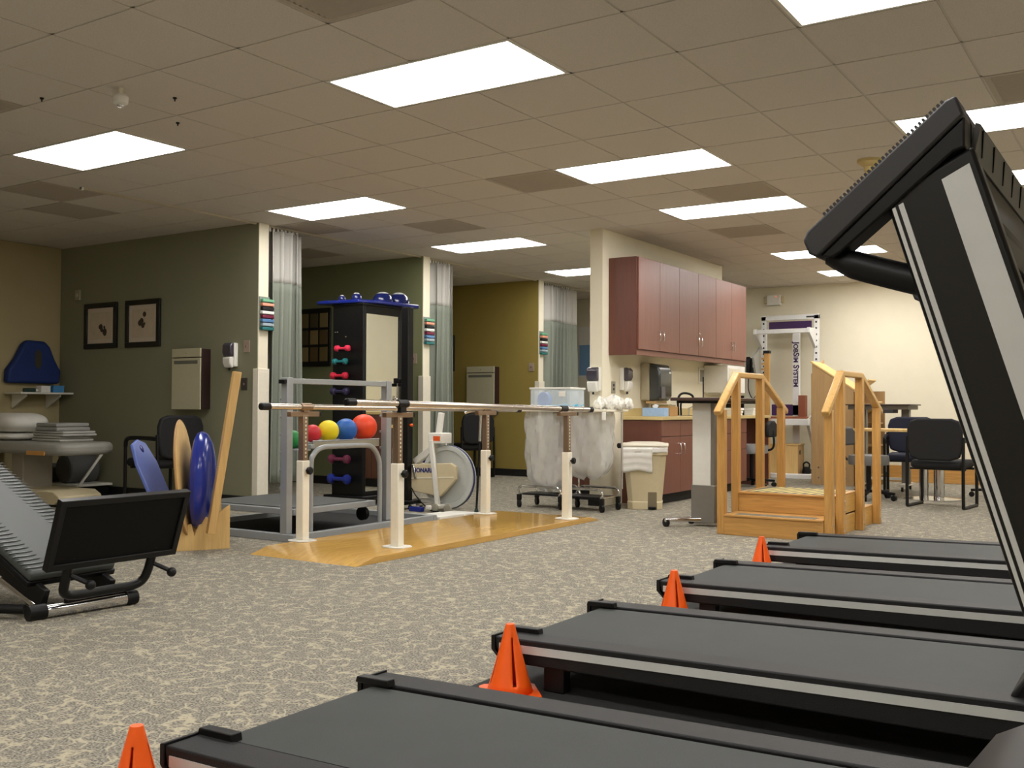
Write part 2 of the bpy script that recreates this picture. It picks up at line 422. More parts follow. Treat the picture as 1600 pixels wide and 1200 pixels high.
for (a, b) in vents:
    x0, x1, y0, y1 = GX+a*G+.008, GX+(a+1)*G-.008, GY+b*G+.008, GY+(b+1)*G-.008
    r = root('ceiling_vent', vent_txt[(a, b)], 'ceiling vent', ((x0+x1)/2, (y0+y1)/2, CZ-.004), group='ceiling vents')
    part('frame', MB(r).box(x0, x1, y0, y0+.03, CZ-.004, CZ+.012).box(x0, x1, y1-.03, y1, CZ-.004, CZ+.012).box(x0, x0+.03, y0+.03, y1-.03, CZ-.004, CZ+.012).box(x1-.03, x1, y0+.03, y1-.03, CZ-.004, CZ+.012), VENT, r, smooth=0)
    n = 14
    for k in range(n):
        yy = y0+.03+(y1-y0-.06)*(k+.5)/n
        if k == 0: sl = part('slat', MB().bar((-(x1-x0)/2+.03, 0, 0), ((x1-x0)/2-.03, 0, 0), .034, .002, (0, .5, 1)), VENT, r, smooth=0)
        else: sl = sl.copy(); COL.objects.link(sl)
        sl.parent = r; sl.location = (0, yy-(y0+y1)/2, .007)

# ------------------------------------------------------------------ treadmills (tail at x = -2.01, running along +x)
TX = -2.01; SL = .02
def make_treadmill(y, label):
    r = root('treadmill', label, 'treadmill', (TX, y, .006), group='row of black treadmills')
    def B(): return MB()                      # local coordinates
    W_ = .81
    prof = [(0, .168), (2.02, .208), (2.02, .09), (.055, .084), (.008, .124)]
    for y0, y1 in ((0, .112), (W_-.112, W_)):
        rl = part('side_rail', B().prism(prof, 'y', y0, y1), TEXBLK, r, bev=.006)
        out = y0 if y0 == 0 else y1; sg = -1 if y0 == 0 else 1
        part('silver_strip', B().prism([(.022, .148), (1.98, .187), (1.98, .160), (.022, .121)], 'y', out+sg*.003, out-sg*.004), SILVER, rl, smooth=0, label='silver strip along the black side rail')
        cap = [(-.012, .171), (.004, .174), (.004, .12), (.05, .08), (.034, .078), (-.012, .122)]
        part('end_cap', B().prism(cap, 'y', y0-.003, y1+.003), BLACK, rl, bev=.002)
        inn = y1 if y0 == 0 else y0
        part('roller_guard', B().prism([(-.004, .166), (.002, .184), (.118, .187), (.122, .166)], 'y', inn-.012, inn+.022) if y0 == 0 else B().prism([(-.004, .166), (.002, .184), (.118, .187), (.122, .166)], 'y', inn-.022, inn+.012), BLACK, rl, bev=.003)
    part('deck', B().prism([(.09, .1), (1.75, .11), (1.75, .185), (.09, .15)], 'y', .112, W_-.112), BLACK, r, smooth=0)
    c = (.066, .116); R_ = .045
    bp = [(c[0]+R_*math.cos(a), c[1]+R_*math.sin(a)) for a in [PI/2+PI*k/10 for k in range(11)]]
    bp = [(1.72, .197)] + bp + [(1.72, .096)]
    part('belt', B().prism(bp, 'y', .127, W_-.127), BELT, r, smooth=30)
    for yy in (.02, W_-.07):
        part('foot', B().box(.19, .27, yy, yy+.05, .0, .088), BLACK, r, bev=.004)
        part('foot', B().box(1.82, 1.95, yy, yy+.05, .0, .1), BLACK, r, bev=.004)
    hood = [(1.63, .2), (1.70, .30), (1.78, .345), (2.02, .36), (2.16, .30), (2.2, .18), (2.2, .03), (1.7, .03)]
    part('motor_hood', B().prism(hood, 'y', .06, W_-.06), BLACK, r, bev=.012, seg=3)
    # leaning uprights with silver inlays
    def X(z, off): return 1.6985+off - (z-1.13)*.303      # off measured across the upright at constant height
    zt, zb = 1.325, .10
    for y0, y1 in ((-.004, .044), (W_-.044, W_+.004)):
        u = part('upright', B().prism([(X(zb, 0), zb), (X(zt-.035, 0), zt-.035), (X(zt+.03, .142), zt+.03), (X(zb, .142), zb)], 'y', y0, y1), BLACKSAT, r, bev=.006)
        out = y0 if y0 < .1 else y1; sg = -1 if y0 < .1 else 1
        def strip(nm, a, b, mt, lb=None):
            return part(nm, B().prism([(X(zb+.03, a), zb+.03), (X(zt-.055+.45*a, a), zt-.055+.45*a), (X(zt-.055+.45*b, b), zt-.055+.45*b), (X(zb+.03, b), zb+.03)], 'y', out+sg*.003, out-sg*.003), mt, u, smooth=0, label=lb)
        strip('silver_pinstripe', .006, .0115, SILPLAS); strip('silver_pinstripe', .0165, .0245, SILPLAS)
        strip('silver_band', .0865, .130, SILPLAS, 'broad silver band on the black upright')
        part('grab_handle', B().tube(smooth_path([(1.56, y0+.024, 1.212), (1.60, y0+.024, 1.196), (1.66, y0+.024, 1.176), (1.71, y0+.024, 1.160), (1.735, y0+.024, 1.15)]), [.013+.0016*min(k, 6) for k in range(25)], 10), BLACK, r)
    # console: two side arms and a housing between them
    rim = [(-.481, 1.236), (-.475, 1.249), (-.272, 1.423), (-.258, 1.428), (-.247, 1.398), (-.459, 1.207), (-.472, 1.214)]
    rim = [(a+2.01, b) for a, b in rim]
    body = [(-.455, 1.210), (-.247, 1.397), (-.247, 1.352), (-.262, 1.348), (-.345, 1.279), (-.375, 1.254), (-.425, 1.213), (-.44, 1.206)]
    body = [(a+2.01, b) for a, b in body]
    d = Vector((.203, 0, .174)).normalized(); n_ = Vector((-d.z, 0, d.x))
    for y0, y1 in ((-.016, .05), (W_-.05, W_+.016)):
        ar = part('console_arm', B().prism(rim, 'y', y0, y1), DGREY, r, bev=.004)
        part('arm_underside', B().prism(body, 'y', y0+.006, y1-.006), BLACK, ar, bev=.003)
        rb = B()
        for k in range(34):
            c = Vector((1.535, 0, 1.249)) + Vector((.203, 0, .174))*(.14+.84*k/33)
            q = [c-d*.0030-n_*.003, c+d*.0030-n_*.003, c+d*.0018+n_*.0042, c-d*.0018+n_*.0042]
            rb.prism([(p.x, p.z) for p in q], 'y', y0+.002, y1-.004)
        part('grip_ribs', rb, DGREY, ar, smooth=0, weld=False, kind='stuff')
    hs = [(-.36, 1.341), (-.275, 1.415), (-.256, 1.424), (-.247, 1.398), (-.250, 1.350), (-.33, 1.288)]
    cr = part('console_housing', B().prism([(a+2.01, b) for a, b in hs], 'y', .05, W_-.05), BLACK, r, bev=.004)
    part('display_panel', B().obox(Vector((2.01-.32, .405, 1.375)) - n_*.002, (.09, .56, .006), Matrix((d, Vector((0, 1, 0)), n_)).transposed()), DGREY, cr, bev=.002)
    bkp = part('back_panel', B().prism([(1.768, 1.402), (1.776, 1.398), (1.766, 1.350), (1.758, 1.35)], 'y', .052, W_-.052), mat('grey_back_panel', (74, 74, 76), .5), cr, bev=.001, label='dark grey slotted back of the console')
    for k in range(6):
        y0 = .07+k*.115
        part('slot', B().add([(1.7775, y0, 1.392), (1.7775, y0+.012, 1.395), (1.7695, y0+.05, 1.362), (1.7695, y0+.038, 1.359),
                              (1.772, y0, 1.392), (1.772, y0+.012, 1.395), (1.764, y0+.05, 1.362), (1.764, y0+.038, 1.359)],
                             [(0,1,2,3), (7,6,5,4), (0,4,5,1), (1,5,6,2), (2,6,7,3), (3,7,4,0)]), BLACK, bkp, smooth=0)
    part('console_neck', B().prism([(1.73, 1.325), (1.762, 1.352), (1.80, 1.25), (1.78, 1.22), (1.75, 1.26)], 'y', .05, W_-.05), BLACK, r, bev=.006)
    return r
tm = make_treadmill(1.588, 'black treadmill nearest the camera, with its console and upright at right')
dup(tm, (TX+.006, 2.98, .006), 'second black treadmill from the camera, behind the slotted orange cone')
dup(tm, (TX+.004, 4.352, .006), 'third black treadmill from the camera, middle of the receding row')
dup(tm, (TX+.002, 5.775, .006), 'farthest black treadmill, just in front of the oak stairs')
for y, lb in ((1.588, 'black rubber mat under the nearest treadmill'), (2.98, 'black rubber mat under the second treadmill, with a cone on it'),
              (4.352, 'black rubber mat under the third treadmill'), (5.775, 'black rubber mat under the farthest treadmill')):
    thing('rubber_mat', MB().box(-2.06, .4, y-.075, y+.87, 0, .006), MAT_RUB, lb, 'mat', 'treadmill mats', bev=.002)

# ------------------------------------------------------------------ orange cones
def make_cone(loc, label, rz):
    r = root('training_cone', label, 'cone', loc, rz, 'orange slotted cones', world=False)
    n = 32; hs = [0, .03, .06, .085, .11, .135, .16, .185, .205, .226]
    mb = MB(); vs = []
    for h in hs:
        R_ = .078-.064*(h/.226)**.92
        for j in range(n):
            a = 2*PI*j/n; vs.append((R_*math.cos(a), R_*math.sin(a), .006+h))
    fs = []
    for i in range(len(hs)-1):
        for j in range(n):
            if 1 <= i <= 6 and j % 8 == 0: continue          # the slots
            fs.append((i*n+j, i*n+(j+1)%n, (i+1)*n+(j+1)%n, (i+1)*n+j))
    fs.append(tuple(range((len(hs)-1)*n, len(hs)*n)))
    mb.add(vs, fs)
    part('cone_body', mb, ORANGE, r, solid=.003)
    b = MB(); q = .098
    b.prism([(-q+.02, -q), (q-.02, -q), (q, -q+.02), (q, q-.02), (q-.02, q), (-q+.02, q), (-q, q-.02), (-q, -q+.02)], 'z', 0, .006)
    part('base_plate', b, ORANGE, r, bev=.002)
    return r
c1 = make_cone((-2.015, 1.515, .006), 'orange cone at the bottom left, cut off by the picture edge', .5)
dup(c1, (-1.90, 2.922, .006), 'orange cone standing on the mat beside the second treadmill', .72)
dup(c1, (-1.905, 4.298, .006), 'orange cone beside the third treadmill', .6)
dup(c1, (-1.985, 5.705, .006), 'small orange cone at the farthest treadmill, before the stairs', .4)

# ------------------------------------------------------------------ oak training stairs
st = root('training_stairs', 'oak training stairs with handrails and a striped platform', 'stairs', (-2.53, 8.25, 0))
sx0, sx1 = -2.91, -2.145
Y1, Y2, Y3, Y4 = 7.50, 7.82, 8.46, 9.00
PZ = .312
part('step_riser', MB(st).box(sx0, sx1, Y1, Y1+.02, 0, .142), OAK_X, st, bev=.003)
t1 = part('tread', MB(st).box(sx0, sx1, Y1-.012, Y2, .142, .158), OAK_X, st, bev=.003)
GRIT = mat('grey_grit_tape', (120, 116, 104), .9, bump=(500, .4)); YEL = mat('yellow_tape', (226, 206, 120), .7)
part('grip_tape', MB(st).box(sx0+.08, sx1-.07, Y1+.02, Y1+.13, .1585, .16), GRIT, t1, smooth=0)
part('step_riser', MB(st).box(sx0, sx1, Y2, Y2+.02, .158, PZ-.016), OAK_X, st, bev=.003)
t2 = part('platform', MB(st).box(sx0, sx1, Y2-.012, Y3, PZ-.016, PZ), OAK_X, st, bev=.003)
part('grip_tape', MB(st).box(sx0+.05, sx1-.05, Y2+.03, Y3-.04, PZ+.0005, PZ+.002), GRIT, t2, smooth=0)
for k in range(8):
    xa = sx0+.07+k*.075
    za, zb2 = PZ+.0022, PZ+.0034; ya, yb = Y2+.05, Y3-.06
    part('yellow_stripe', MB(st).add([(xa,ya,za),(xa+.032,ya,za),(xa+.12,yb,za),(xa+.088,yb,za),(xa,ya,zb2),(xa+.032,ya,zb2),(xa+.12,yb,zb2),(xa+.088,yb,zb2)],[(3,2,1,0),(4,5,6,7),(0,1,5,4),(1,2,6,5),(2,3,7,6),(3,0,4,7)]), YEL, t2, smooth=0)
part('back_tread', MB(st).box(sx0, sx1, Y3, Y4, .142, .158), OAK_X, st, bev=.003)
for x0 in (sx0, sx1-.02):
    part('side_panel', MB(st).box(x0, x0+.02, Y1+.02, Y3, 0, .142), OAK_Y, st, bev=.002)
    part('side_panel', MB(st).box(x0, x0+.02, Y2+.02, Y3, .158, PZ-.016), OAK_Y, st, bev=.002)
    part('side_panel', MB(st).box(x0, x0+.02, Y3, Y4, 0, .142), OAK_Y, st, bev=.002)
part('back_riser', MB(st).box(sx0+.02, sx1-.02, Y4-.02, Y4, 0, .142), OAK_X, st, bev=.002)
for side, xa in (('l', -2.972), ('r', -2.144)):
    xb = xa+.061
    for (ya, zb_, zt_) in ((7.51, 0, .965), (7.815, 0, 1.225), (8.385, 0, 1.225), (8.94, 0, .985)):
        po = part('post', MB(st).box(xa, xb, ya, ya+.062, zb_, zt_), OAK_Z, st, bev=.004)
        xo = xb if side == 'r' else xa; sg = 1 if side == 'r' else -1
        for zz in (.05, .12) + ((.2, .27) if zt_ > 1 else ()):
            part('bolt', MB(st).lathe([(.007, 0), (.007, .003), (.004, .006)], (xo, ya+.03, zz), (sg, 0, 0), 8), CHROME, po)
    for (y0, z0), (y1, z1) in (((7.44, .935), (7.85, 1.246)), ((8.42, 1.246), (9.09, .945))):
        part('handrail', MB(st).bar(((xa+xb)/2, y0, z0), ((xa+xb)/2, y1, z1), .058, .045), OAK_Y, st, bev=.01, seg=3)
    part('handrail', MB(st).box(xa+.002, xb-.002, 7.83, 8.44, 1.222, 1.267), OAK_Y, st, bev=.01, seg=3)

# ------------------------------------------------------------------ parallel bars on their oak platform
pb = root('parallel_bars', 'parallel bars with ivory posts on a long oak ramp platform', 'parallel bars', (-4.64, 6.25, 0))
px0, px1 = -5.10, -4.17
pf = part('platform', MB(pb).prism([(4.69, 0), (4.86, .042), (7.64, .042), (7.82, .004), (7.82, 0)], 'x', px0, px1), mat('varnished_oak', (206, 164, 90), .14, wood=('y', 2.4, .16)), pb, bev=.002, label='varnished oak platform with ramped ends')
BRZ = mat('bronze_steel', (156, 134, 112), .35, .8); SCALE = mat('ivory_scale_strip', (230, 224, 205), .5)
BARM = mat('brushed_bar_steel', (212, 204, 194), .2, .95)
for (x, y, sgn) in ((-5.075, 5.15, 1), (-4.335, 5.28, -1), (-5.05, 7.36, 1), (-4.262, 7.42, -1)):
    po = part('post', MB(pb).box(x-.033, x+.033, y-.033, y+.033, .048, .60), IVORY, pb, bev=.006)
    part('base_flange', MB(pb).prism([(x-.09, y-.05), (x-.05, y-.08), (x+.05, y-.08), (x+.09, y-.05), (x+.09, y+.05), (x+.05, y+.08), (x-.05, y+.08), (x-.09, y+.05)], 'z', .042, .05), WHITEP, po, bev=.002)
    inn = part('inner_tube', MB(pb).box(x-.024, x+.024, y-.024, y+.024, .58, .915), BRZ, pb, bev=.003, label='bronze telescoping inner tube')
    for k in range(11):
        zz = .62+k*.027
        part('scale_mark', MB(pb).box(x+.0235, x+.0255, y-.006, y+.006, zz, zz+.014), SCALE, inn, smooth=0)
    sd = 1 if x < -4.7 else 1
    part('knob', MB(pb).lathe([(.008, 0), (.008, .014), (.026, .016), (.028, .034), (.022, .042)], (x+.033, y, .53), (1, .15, 0), 12), BLACK, po)
    part('bracket', MB(pb).box(x-.02, x+.02, y-.14, y+.14, .905, .94), BRZ, pb, bev=.004)
    part('bracket_end', MB(pb).box(x-.018, x+.018, y+.14, y+.162, .907, .938), BLACK, pb, bev=.003)
    xr = -5.055 if x < -4.7 else -4.30
    zr = (.9718 if y < 6 else .956) if x < -4.7 else (.9965 if y < 6 else .965)
    part('clamp', MB(pb).box(xr-.014, xr+.014, y-.03, y+.03, .938, zr).tube([(xr, y-.05, zr), (xr, y+.05, zr)], .027, 12), BLACK if x > -4.7 else BRZ, pb)
for x in (-5.055, -4.30):
    y0, y1 = 4.76, 7.9
    za, zb3 = ((.975, .952) if x < -5 else (1.004, .958))
    bar = part('rail', MB(pb).tube([(x, y0, za), (x, y1, zb3)], .021, 18), BARM, pb, label='long brushed steel hand rail')
    for ya, yb in ((y0-.03, y0+.05), (y1-.04, y1+.02)):
        part('end_cap', MB(pb).lathe([(.018, 0), (.025, .006), (.025, yb-ya)], (x, ya, za if ya < 6 else zb3), (0, 1, 0), 16), BLACK, bar)

# ------------------------------------------------------------------ wall cabinets, base cabinets and counter
FXC = -4.40
def pull(mb, x, y, z0, z1):                    # bow handle on a door facing +x
    return mb.tube([(x, y, z0), (x+.025, y, z0+.004), (x+.03, y, (z0+z1)/2), (x+.025, y, z1-.004), (x, y, z1)], .005, 6)
cabs = ((9.07, 10.06, 'cherry wall cabinet at the near end, above the soap dispensers'), (10.06, 11.10, 'middle cherry wall cabinet, above the sink'),
        (11.10, 12.09, 'cherry wall cabinet at the far end of the row'))
for k, (y0, y1, lb) in enumerate(cabs):
    r = root('wall_cabinet', lb, 'cabinet', (-4.56, (y0+y1)/2, 1.50), group='cherry wall cabinets')
    part('body', MB(r).box(WX+.003, FXC-.022, y0+.001, y1-.001, 1.55, 2.47), CHERRYD, r, smooth=0)
    part('valance', MB(r).box(FXC-.045, FXC-.022, y0+.001, y1-.001, 1.50, 1.552), CHERRY, r, smooth=0)
    if k == 0: part('end_panel', MB(r).box(WX+.003, FXC-.02, y0-.012, y0+.001, 1.50, 2.475), CHERRYD, r, bev=.002)
    part('underside', MB(r).box(WX+.003, FXC-.046, y0+.002, y1-.002, 1.545, 1.55), mat('pale_melamine', (206, 196, 176), .5), r, smooth=0)
    ym = (y0+y1)/2
    for a, b, hy in ((y0+.003, ym-.002, ym-.045), (ym+.002, y1-.003, ym+.045)):
        d = part('door', MB(r).box(FXC-.02, FXC, a, b, 1.556, 2.472), CHERRY, r, bev=.002)
        part('handle', pull(MB(r), FXC, hy, 1.66, 1.76), CHROME, d)
    if k == 1: part('lock', MB(r).lathe([(.012, 0), (.012, .006), (.008, .008)], (FXC, ym+.03, 1.80), (1, 0, 0), 10), CHROME, r)
FB = -4.29
part_y = [(9.37, 10.33), (10.33, 11.10)]
for k, (y0, y1, lb) in enumerate(((9.37, 10.30, 'cherry base cabinet behind the beige step bin'), (10.30, 11.10, 'cherry base cabinet behind the white table column'), (11.10, 11.80, 'cherry drawer unit at the far end of the counter'))):
    r = root('base_cabinet', lb, 'cabinet', (-4.5, (y0+y1)/2, 0), group='cherry base cabinets')
    part('body', MB(r).box(WX+.003, FB-.022, y0, y1, .10, .852), CHERRYD, r, smooth=0)
    part('toe_kick', MB(r).box(WX+.003, FB-.075, y0, y1, 0, .10), TOE, r, smooth=0)
    if k == 0: part('end_panel', MB(r).box(WX+.003, FB, y0-.012, y0, 0.0, .852), CHERRYD, r, bev=.002)
    ym = (y0+y1)/2
    if k < 2:
        for a, b, hy in ((y0+.003, ym-.002, ym-.05), (ym+.002, y1-.003, ym+.05)):
            part('drawer', MB(r).box(FB-.02, FB, a, b, .685, .848), CHERRY, r, bev=.002)
            d = part('door', MB(r).box(FB-.02, FB, a, b, .105, .678), CHERRY, r, bev=.002)
            part('handle', pull(MB(r), FB, hy, .50, .61), CHROME, d)
    else:
        for z0, z1 in ((.685, .848), (.49, .678), (.105, .483)):
            d = part('drawer', MB(r).box(FB-.02, FB, y0+.003, y1-.003, z0, z1), CHERRY, r, bev=.002)
            zc = z1-.07 if z1 < .5 else (z0+z1)/2
            part('handle', MB(r).tube([(FB, ym-.05, zc), (FB+.025, ym-.046, zc), (FB+.03, ym, zc), (FB+.025, ym+.046, zc), (FB, ym+.05, zc)], .005, 6), CHROME, d)
ct = root('countertop', 'tan laminate countertop with sink, running along the cabinet wall', 'countertop', (-4.5, 10.9, .853))
part('slab', MB(ct).box(WX+.003, FB+.03, 9.33, 12.60, .853, .888), COUNTER, ct, bev=.004)
part('backsplash', MB(ct).box(WX+.003, WX+.02, 9.33, 12.13, .888, .97), COUNTER, ct, bev=.003)
part('support_panel', MB(ct).box(WX+.003, FB, 12.57, 12.595, 0, .853), CHERRYD, ct, bev=.002)
snk = part('sink_rim', MB(ct).prism([(-4.70, 10.35), (-4.34, 10.35), (-4.34, 10.95), (-4.70, 10.95)], 'z', .886, .893), CHROME, ct, bev=.004)
fa = root('faucet', 'black gooseneck faucet at the sink behind the towel dispenser', 'faucet', (-4.66, 10.62, .893))
part('spout', MB(fa).tube(smooth_path([(-4.66, 10.62, .8935), (-4.66, 10.62, 1.08), (-4.62, 10.66, 1.14), (-4.54, 10.72, 1.12), (-4.52, 10.74, 1.04)]), .013, 10), BLACKSAT, fa)
part('spout', MB(fa).tube(smooth_path([(-4.66, 10.70, .893), (-4.66, 10.70, 1.03), (-4.60, 10.74, 1.08), (-4.53, 10.80, 1.05)]), .011, 10), BLACKSAT, fa)
part('handle', MB(fa).tube([(-4.66, 10.92, .893), (-4.66, 10.92, .98)], .012, 8).tube([(-4.66, 10.92, .97), (-4.60, 10.92, 1.0)], .007, 8), CHROME, fa)
so = root('standing_rod', 'thin dark rod standing on the counter behind the table', 'rod', (-4.62, 11.25, .888))
part('rod', MB(so).tube([(-4.62, 11.25, .888), (-4.62, 11.25, 1.34)], .008, 8), BLACKSAT, so); part('foot', MB(so).lathe([(.04, 0), (.04, .01), (.012, .02)], (-4.62, 11.25, .888)), BLACKSAT, so)

# dispensers
SMOKE = mat('smoked_plastic', (70, 66, 76), .15, spec=.7)
def soap(loc, rz, label):
    r = root('soap_dispenser', label, 'dispenser', loc, rz, 'wall soap dispensers', world=False)
    # local: +y out of the wall, x across, z up; 0.13 wide, 0.23 high
    part('back_plate', MB().box(-.065, .065, 0, .05, -.02, .215), WHITEP, r, bev=.012, seg=3)
    part('front_cover', MB().prism([(.05, .08), (.085, .085), (.10, .12), (.098, .19), (.075, .215), (.05, .215)], 'x', -.06, .06), SMOKE, r, bev=.01, seg=3)
    part('push_bar', MB().prism([(.05, -.03), (.075, -.03), (.10, .02), (.10, .075), (.05, .078)], 'x', -.055, .055), WHITEP, r, bev=.012, seg=3)
    part('nozzle', MB().lathe([(.012, 0), (.009, .025)], (0, .06, -.055), (0, 0, 1), 10), BLACK, r)
    return r
s1 = soap((-4.80, 8.93, 1.16), PI, 'white soap dispenser on the narrow end of the cabinet wall')
dup(s1, (WX, 9.36, 1.17), 'white soap dispenser beside the paper towel dispenser', -PI/2)
dup(s1, (-7.75, 6.90, 1.38), 'white soap dispenser on the dim partition by the first curtain', PI)
td = root('paper_towel_dispenser', 'large smoked grey paper towel dispenser over the counter', 'dispenser', (-4.62, 9.93, 1.03))
part('back_housing', MB(td).box(WX, WX+.11, 9.78, 10.08, 1.05, 1.45), mat('grey_beige_plastic', (176, 166, 142), .5), td, bev=.02, seg=3)
cv = part('cover', MB(td).prism([(WX+.11, 1.05), (WX+.20, 1.05), (WX+.235, 1.10), (WX+.235, 1.36), (WX+.20, 1.43), (WX+.11, 1.45)], 'y', 9.775, 10.085), mat('smoked_grey_cover', (58, 62, 62), .2, spec=.7), td, bev=.02, seg=3)
part('window', MB(td).box(WX+.236, WX+.24, 9.80, 9.90, 1.07, 1.2), SMOKE, cv, bev=.002)
part('badge', MB(td).box(WX+.236, WX+.239, 10.0, 10.05, 1.34, 1.36), WHITEP, cv, smooth=0)
part('lever', MB(td).box(WX+.06, WX+.18, 9.79, 10.07, 1.02, 1.048), mat('tan_plastic', (190, 158, 110), .5), td, bev=.006)
ol = root('outlet_plate', 'steel outlet plate on the cabinet wall between the dispensers', 'outlet', (WX+.004, 9.16, 1.14))
part('plate', MB(ol).box(WX, WX+.008, 9.12, 9.20, 1.12, 1.24), mat('steel_plate', (168, 164, 150), .4, .6), ol, bev=.002)
for zz in (1.15, 1.19): part('socket', MB(ol).box(WX+.008, WX+.011, 9.145, 9.175, zz, zz+.025), DGREY, ol, bev=.002)
sw = root('wall_plate', 'framed grey plate on the wall above the sink', 'wall plate', (WX+.01, 11.45, 1.28))
part('plate', MB(sw).box(WX, WX+.014, 11.36, 11.53, 1.26, 1.46), WHITEP, sw, bev=.003)
part('insert', MB(sw).box(WX+.014, WX+.018, 11.39, 11.50, 1.29, 1.43), mat('grey_insert', (150, 146, 132), .5), sw, smooth=0)
# on the counter
tb = root('tissue_box', 'light blue tissue box on the near end of the counter', 'tissue box', (-4.42, 9.50, .889))
part('box', MB(tb).box(-4.54, -4.30, 9.44, 9.56, .889, .975), mat('pale_blue_card', (158, 188, 224), .7, noise=(30, .12)), tb, bev=.003)
part('tissue', MB(tb).prism([(-4.44, .975), (-4.40, .975), (-4.385, 1.0), (-4.42, 1.012), (-4.455, .995)], 'y', 9.49, 9.51), PAPER, tb, bev=.003)
for i, (x, y, wv, h, mt, lb) in enumerate(((-4.40, 9.78, .12, .10, 'tan_cardboard', 'small tan carton on the counter under the towel dispenser'), (-4.56, 10.0, .20, .12, 'olive_carton', 'olive brown carton under the towel dispenser, by the sink'))):
    q = root('carton', lb, 'box', (x, y, .889))
    mt = mat(mt, (182, 140, 86) if i == 0 else (150, 136, 92), .7)
    part('body', MB(q).box(x-wv/2, x+wv/2, y-.1, y+.1, .889, .889+h), mt, q, bev=.003); part('flap', MB(q).box(x-wv/2, x+wv/2, y-.1, y-.004, .889+h, .892+h), mt, q, smooth=0)
mw = root('microwave', 'white box-shaped oven under the far end of the wall cabinets', 'microwave', (-4.56, 11.85, 1.14))
part('case', MB(mw).box(WX+.01, -4.42, 11.52, 12.10, 1.16, 1.485), WHITEP, mw, bev=.006)
part('door_window', MB(mw).box(-4.42, -4.416, 11.56, 11.92, 1.20, 1.45), mat('cream_panel', (222, 214, 192), .4), mw, bev=.002)
part('bracket', MB(mw).box(WX, WX+.03, 11.6, 12.02, 1.14, 1.20), WHITEP, mw, smooth=0)
bk = root('document_holder', 'dark upright file holder at the end of the counter', 'file holder', (-4.5, 12.0, .889))
part('side', MB(bk).box(-4.6, -4.42, 11.92, 11.935, .889, 1.13), BLACK, bk, bev=.002); part('side', MB(bk).box(-4.6, -4.42, 12.06, 12.075, .889, 1.13), BLACK, bk, bev=.002); part('back', MB(bk).box(-4.6, -4.585, 11.93, 12.06, .889, 1.12), DGREY, bk, smooth=0)
for i, (y, lb) in enumerate(((11.62, 'white binder lying on the counter behind the stair post'), (12.25, 'stack of white paper on the counter at the kneehole'))):
    q = root('paper_stack', lb, 'paper', (-4.42, y, .889))
    for k in range(3): part('sheets', MB(q).box(-4.55+.01*k, -4.32+.006*k, y-.15, y+.12+.01*k, .889+k*.03, .917+k*.03), PAPER, q, bev=.002)

# ------------------------------------------------------------------ double laundry hamper in front of the wall end
hc = root('laundry_hamper_cart', 'double laundry hamper cart with clear bags and a cream lid', 'laundry cart', (-4.88, 8.62, 0))
part('lid', MB(hc).box(-5.46, -4.36, 8.42, 8.86, .935, .958), IVORY, hc, bev=.005)
CHT = CHROME
def bagmesh(cx, cy, wx, wy, z0, z1, seed):
    rnd = random.Random(seed); ph = [rnd.uniform(0, 6.28) for _ in range(6)]
    def fn(u, v):
        a = 2*PI*u; z = z1+(z0-z1)*v
        k = 1 - .10*v + .10*math.sin(v*PI)
        if v > .8: k *= math.sqrt(max(.0, 1-((v-.8)/.2)**2*.93))
        rp = 1+.06*math.sin(5*a+ph[0]+4*v)+.05*math.sin(9*a+ph[1]-7*v)+.035*math.sin(17*a+ph[2]+11*v)+.02*math.sin(27*a-15*v+ph[4])
        ce, se = math.cos(a), math.sin(a); q = (abs(ce)**3+abs(se)**3)**(-1/3)
        return (cx+wx*q*ce*k*rp, cy+wy*q*se*k*rp, z+.02*math.sin(3*a+ph[3])*v)
    return fn
part('bag', MB(hc).sheet(bagmesh(-5.10, 8.63, .21, .17, .17, .935, 1), 56, 22), FILM, hc, label='bulging translucent plastic bag, left')
part('bag', MB(hc).sheet(bagmesh(-4.66, 8.63, .21, .17, .30, .935, 2), 56, 22), FILM, hc, label='bulging translucent plastic bag, right')
fr = MB(hc)
for x0, x1 in ((-5.36, -4.87), (-4.87, -4.42)):
    loop = smooth_path([(x0+.02, 8.47, .13), (x0, 8.47, .17), (x0+.03, 8.47, .205), (x0+.1, 8.47, .21), (x1-.1, 8.47, .21), (x1-.04, 8.47, .205), (x1-.01, 8.47, .17), (x1-.03, 8.47, .13)], 5)
    part('foot_frame', MB(hc).tube(loop, .012, 8), CHROME, hc)
    part('foot_frame', MB(hc).tube([(p[0], 8.80, p[2]) for p in loop], .012, 8), CHROME, hc)
    part('cross_bar', MB(hc).tube([(x0+.02, 8.47, .13), (x0+.02, 8.80, .13)], .011, 8).tube([(x1-.03, 8.47, .13), (x1-.03, 8.80, .13)], .011, 8), CHROME, hc)
for x in (-5.37, -4.875, -4.405):
    for y in (8.81,):
        part('upright', MB(hc).tube([(x+.0, y, .2), (x, y, .935)], .010, 8), CHROME, hc)
for x in (-5.35, -4.885, -4.44):
    for y in (8.47, 8.80):
        c = part('caster', MB(hc).lathe([(.012, -.014), (.038, -.012), (.038, .012), (.012, .014)], (x, y, .038), (.6, .8, 0), 14), BLACK, hc)
        part('fork', MB(hc).box(x-.02, x+.02, y-.018, y+.018, .07, .13), BLACKSAT, c, bev=.004)
part('lower_rack', MB(hc).box(-5.33, -4.45, 8.5, 8.78, .122, .137), BLACK, hc, smooth=0)
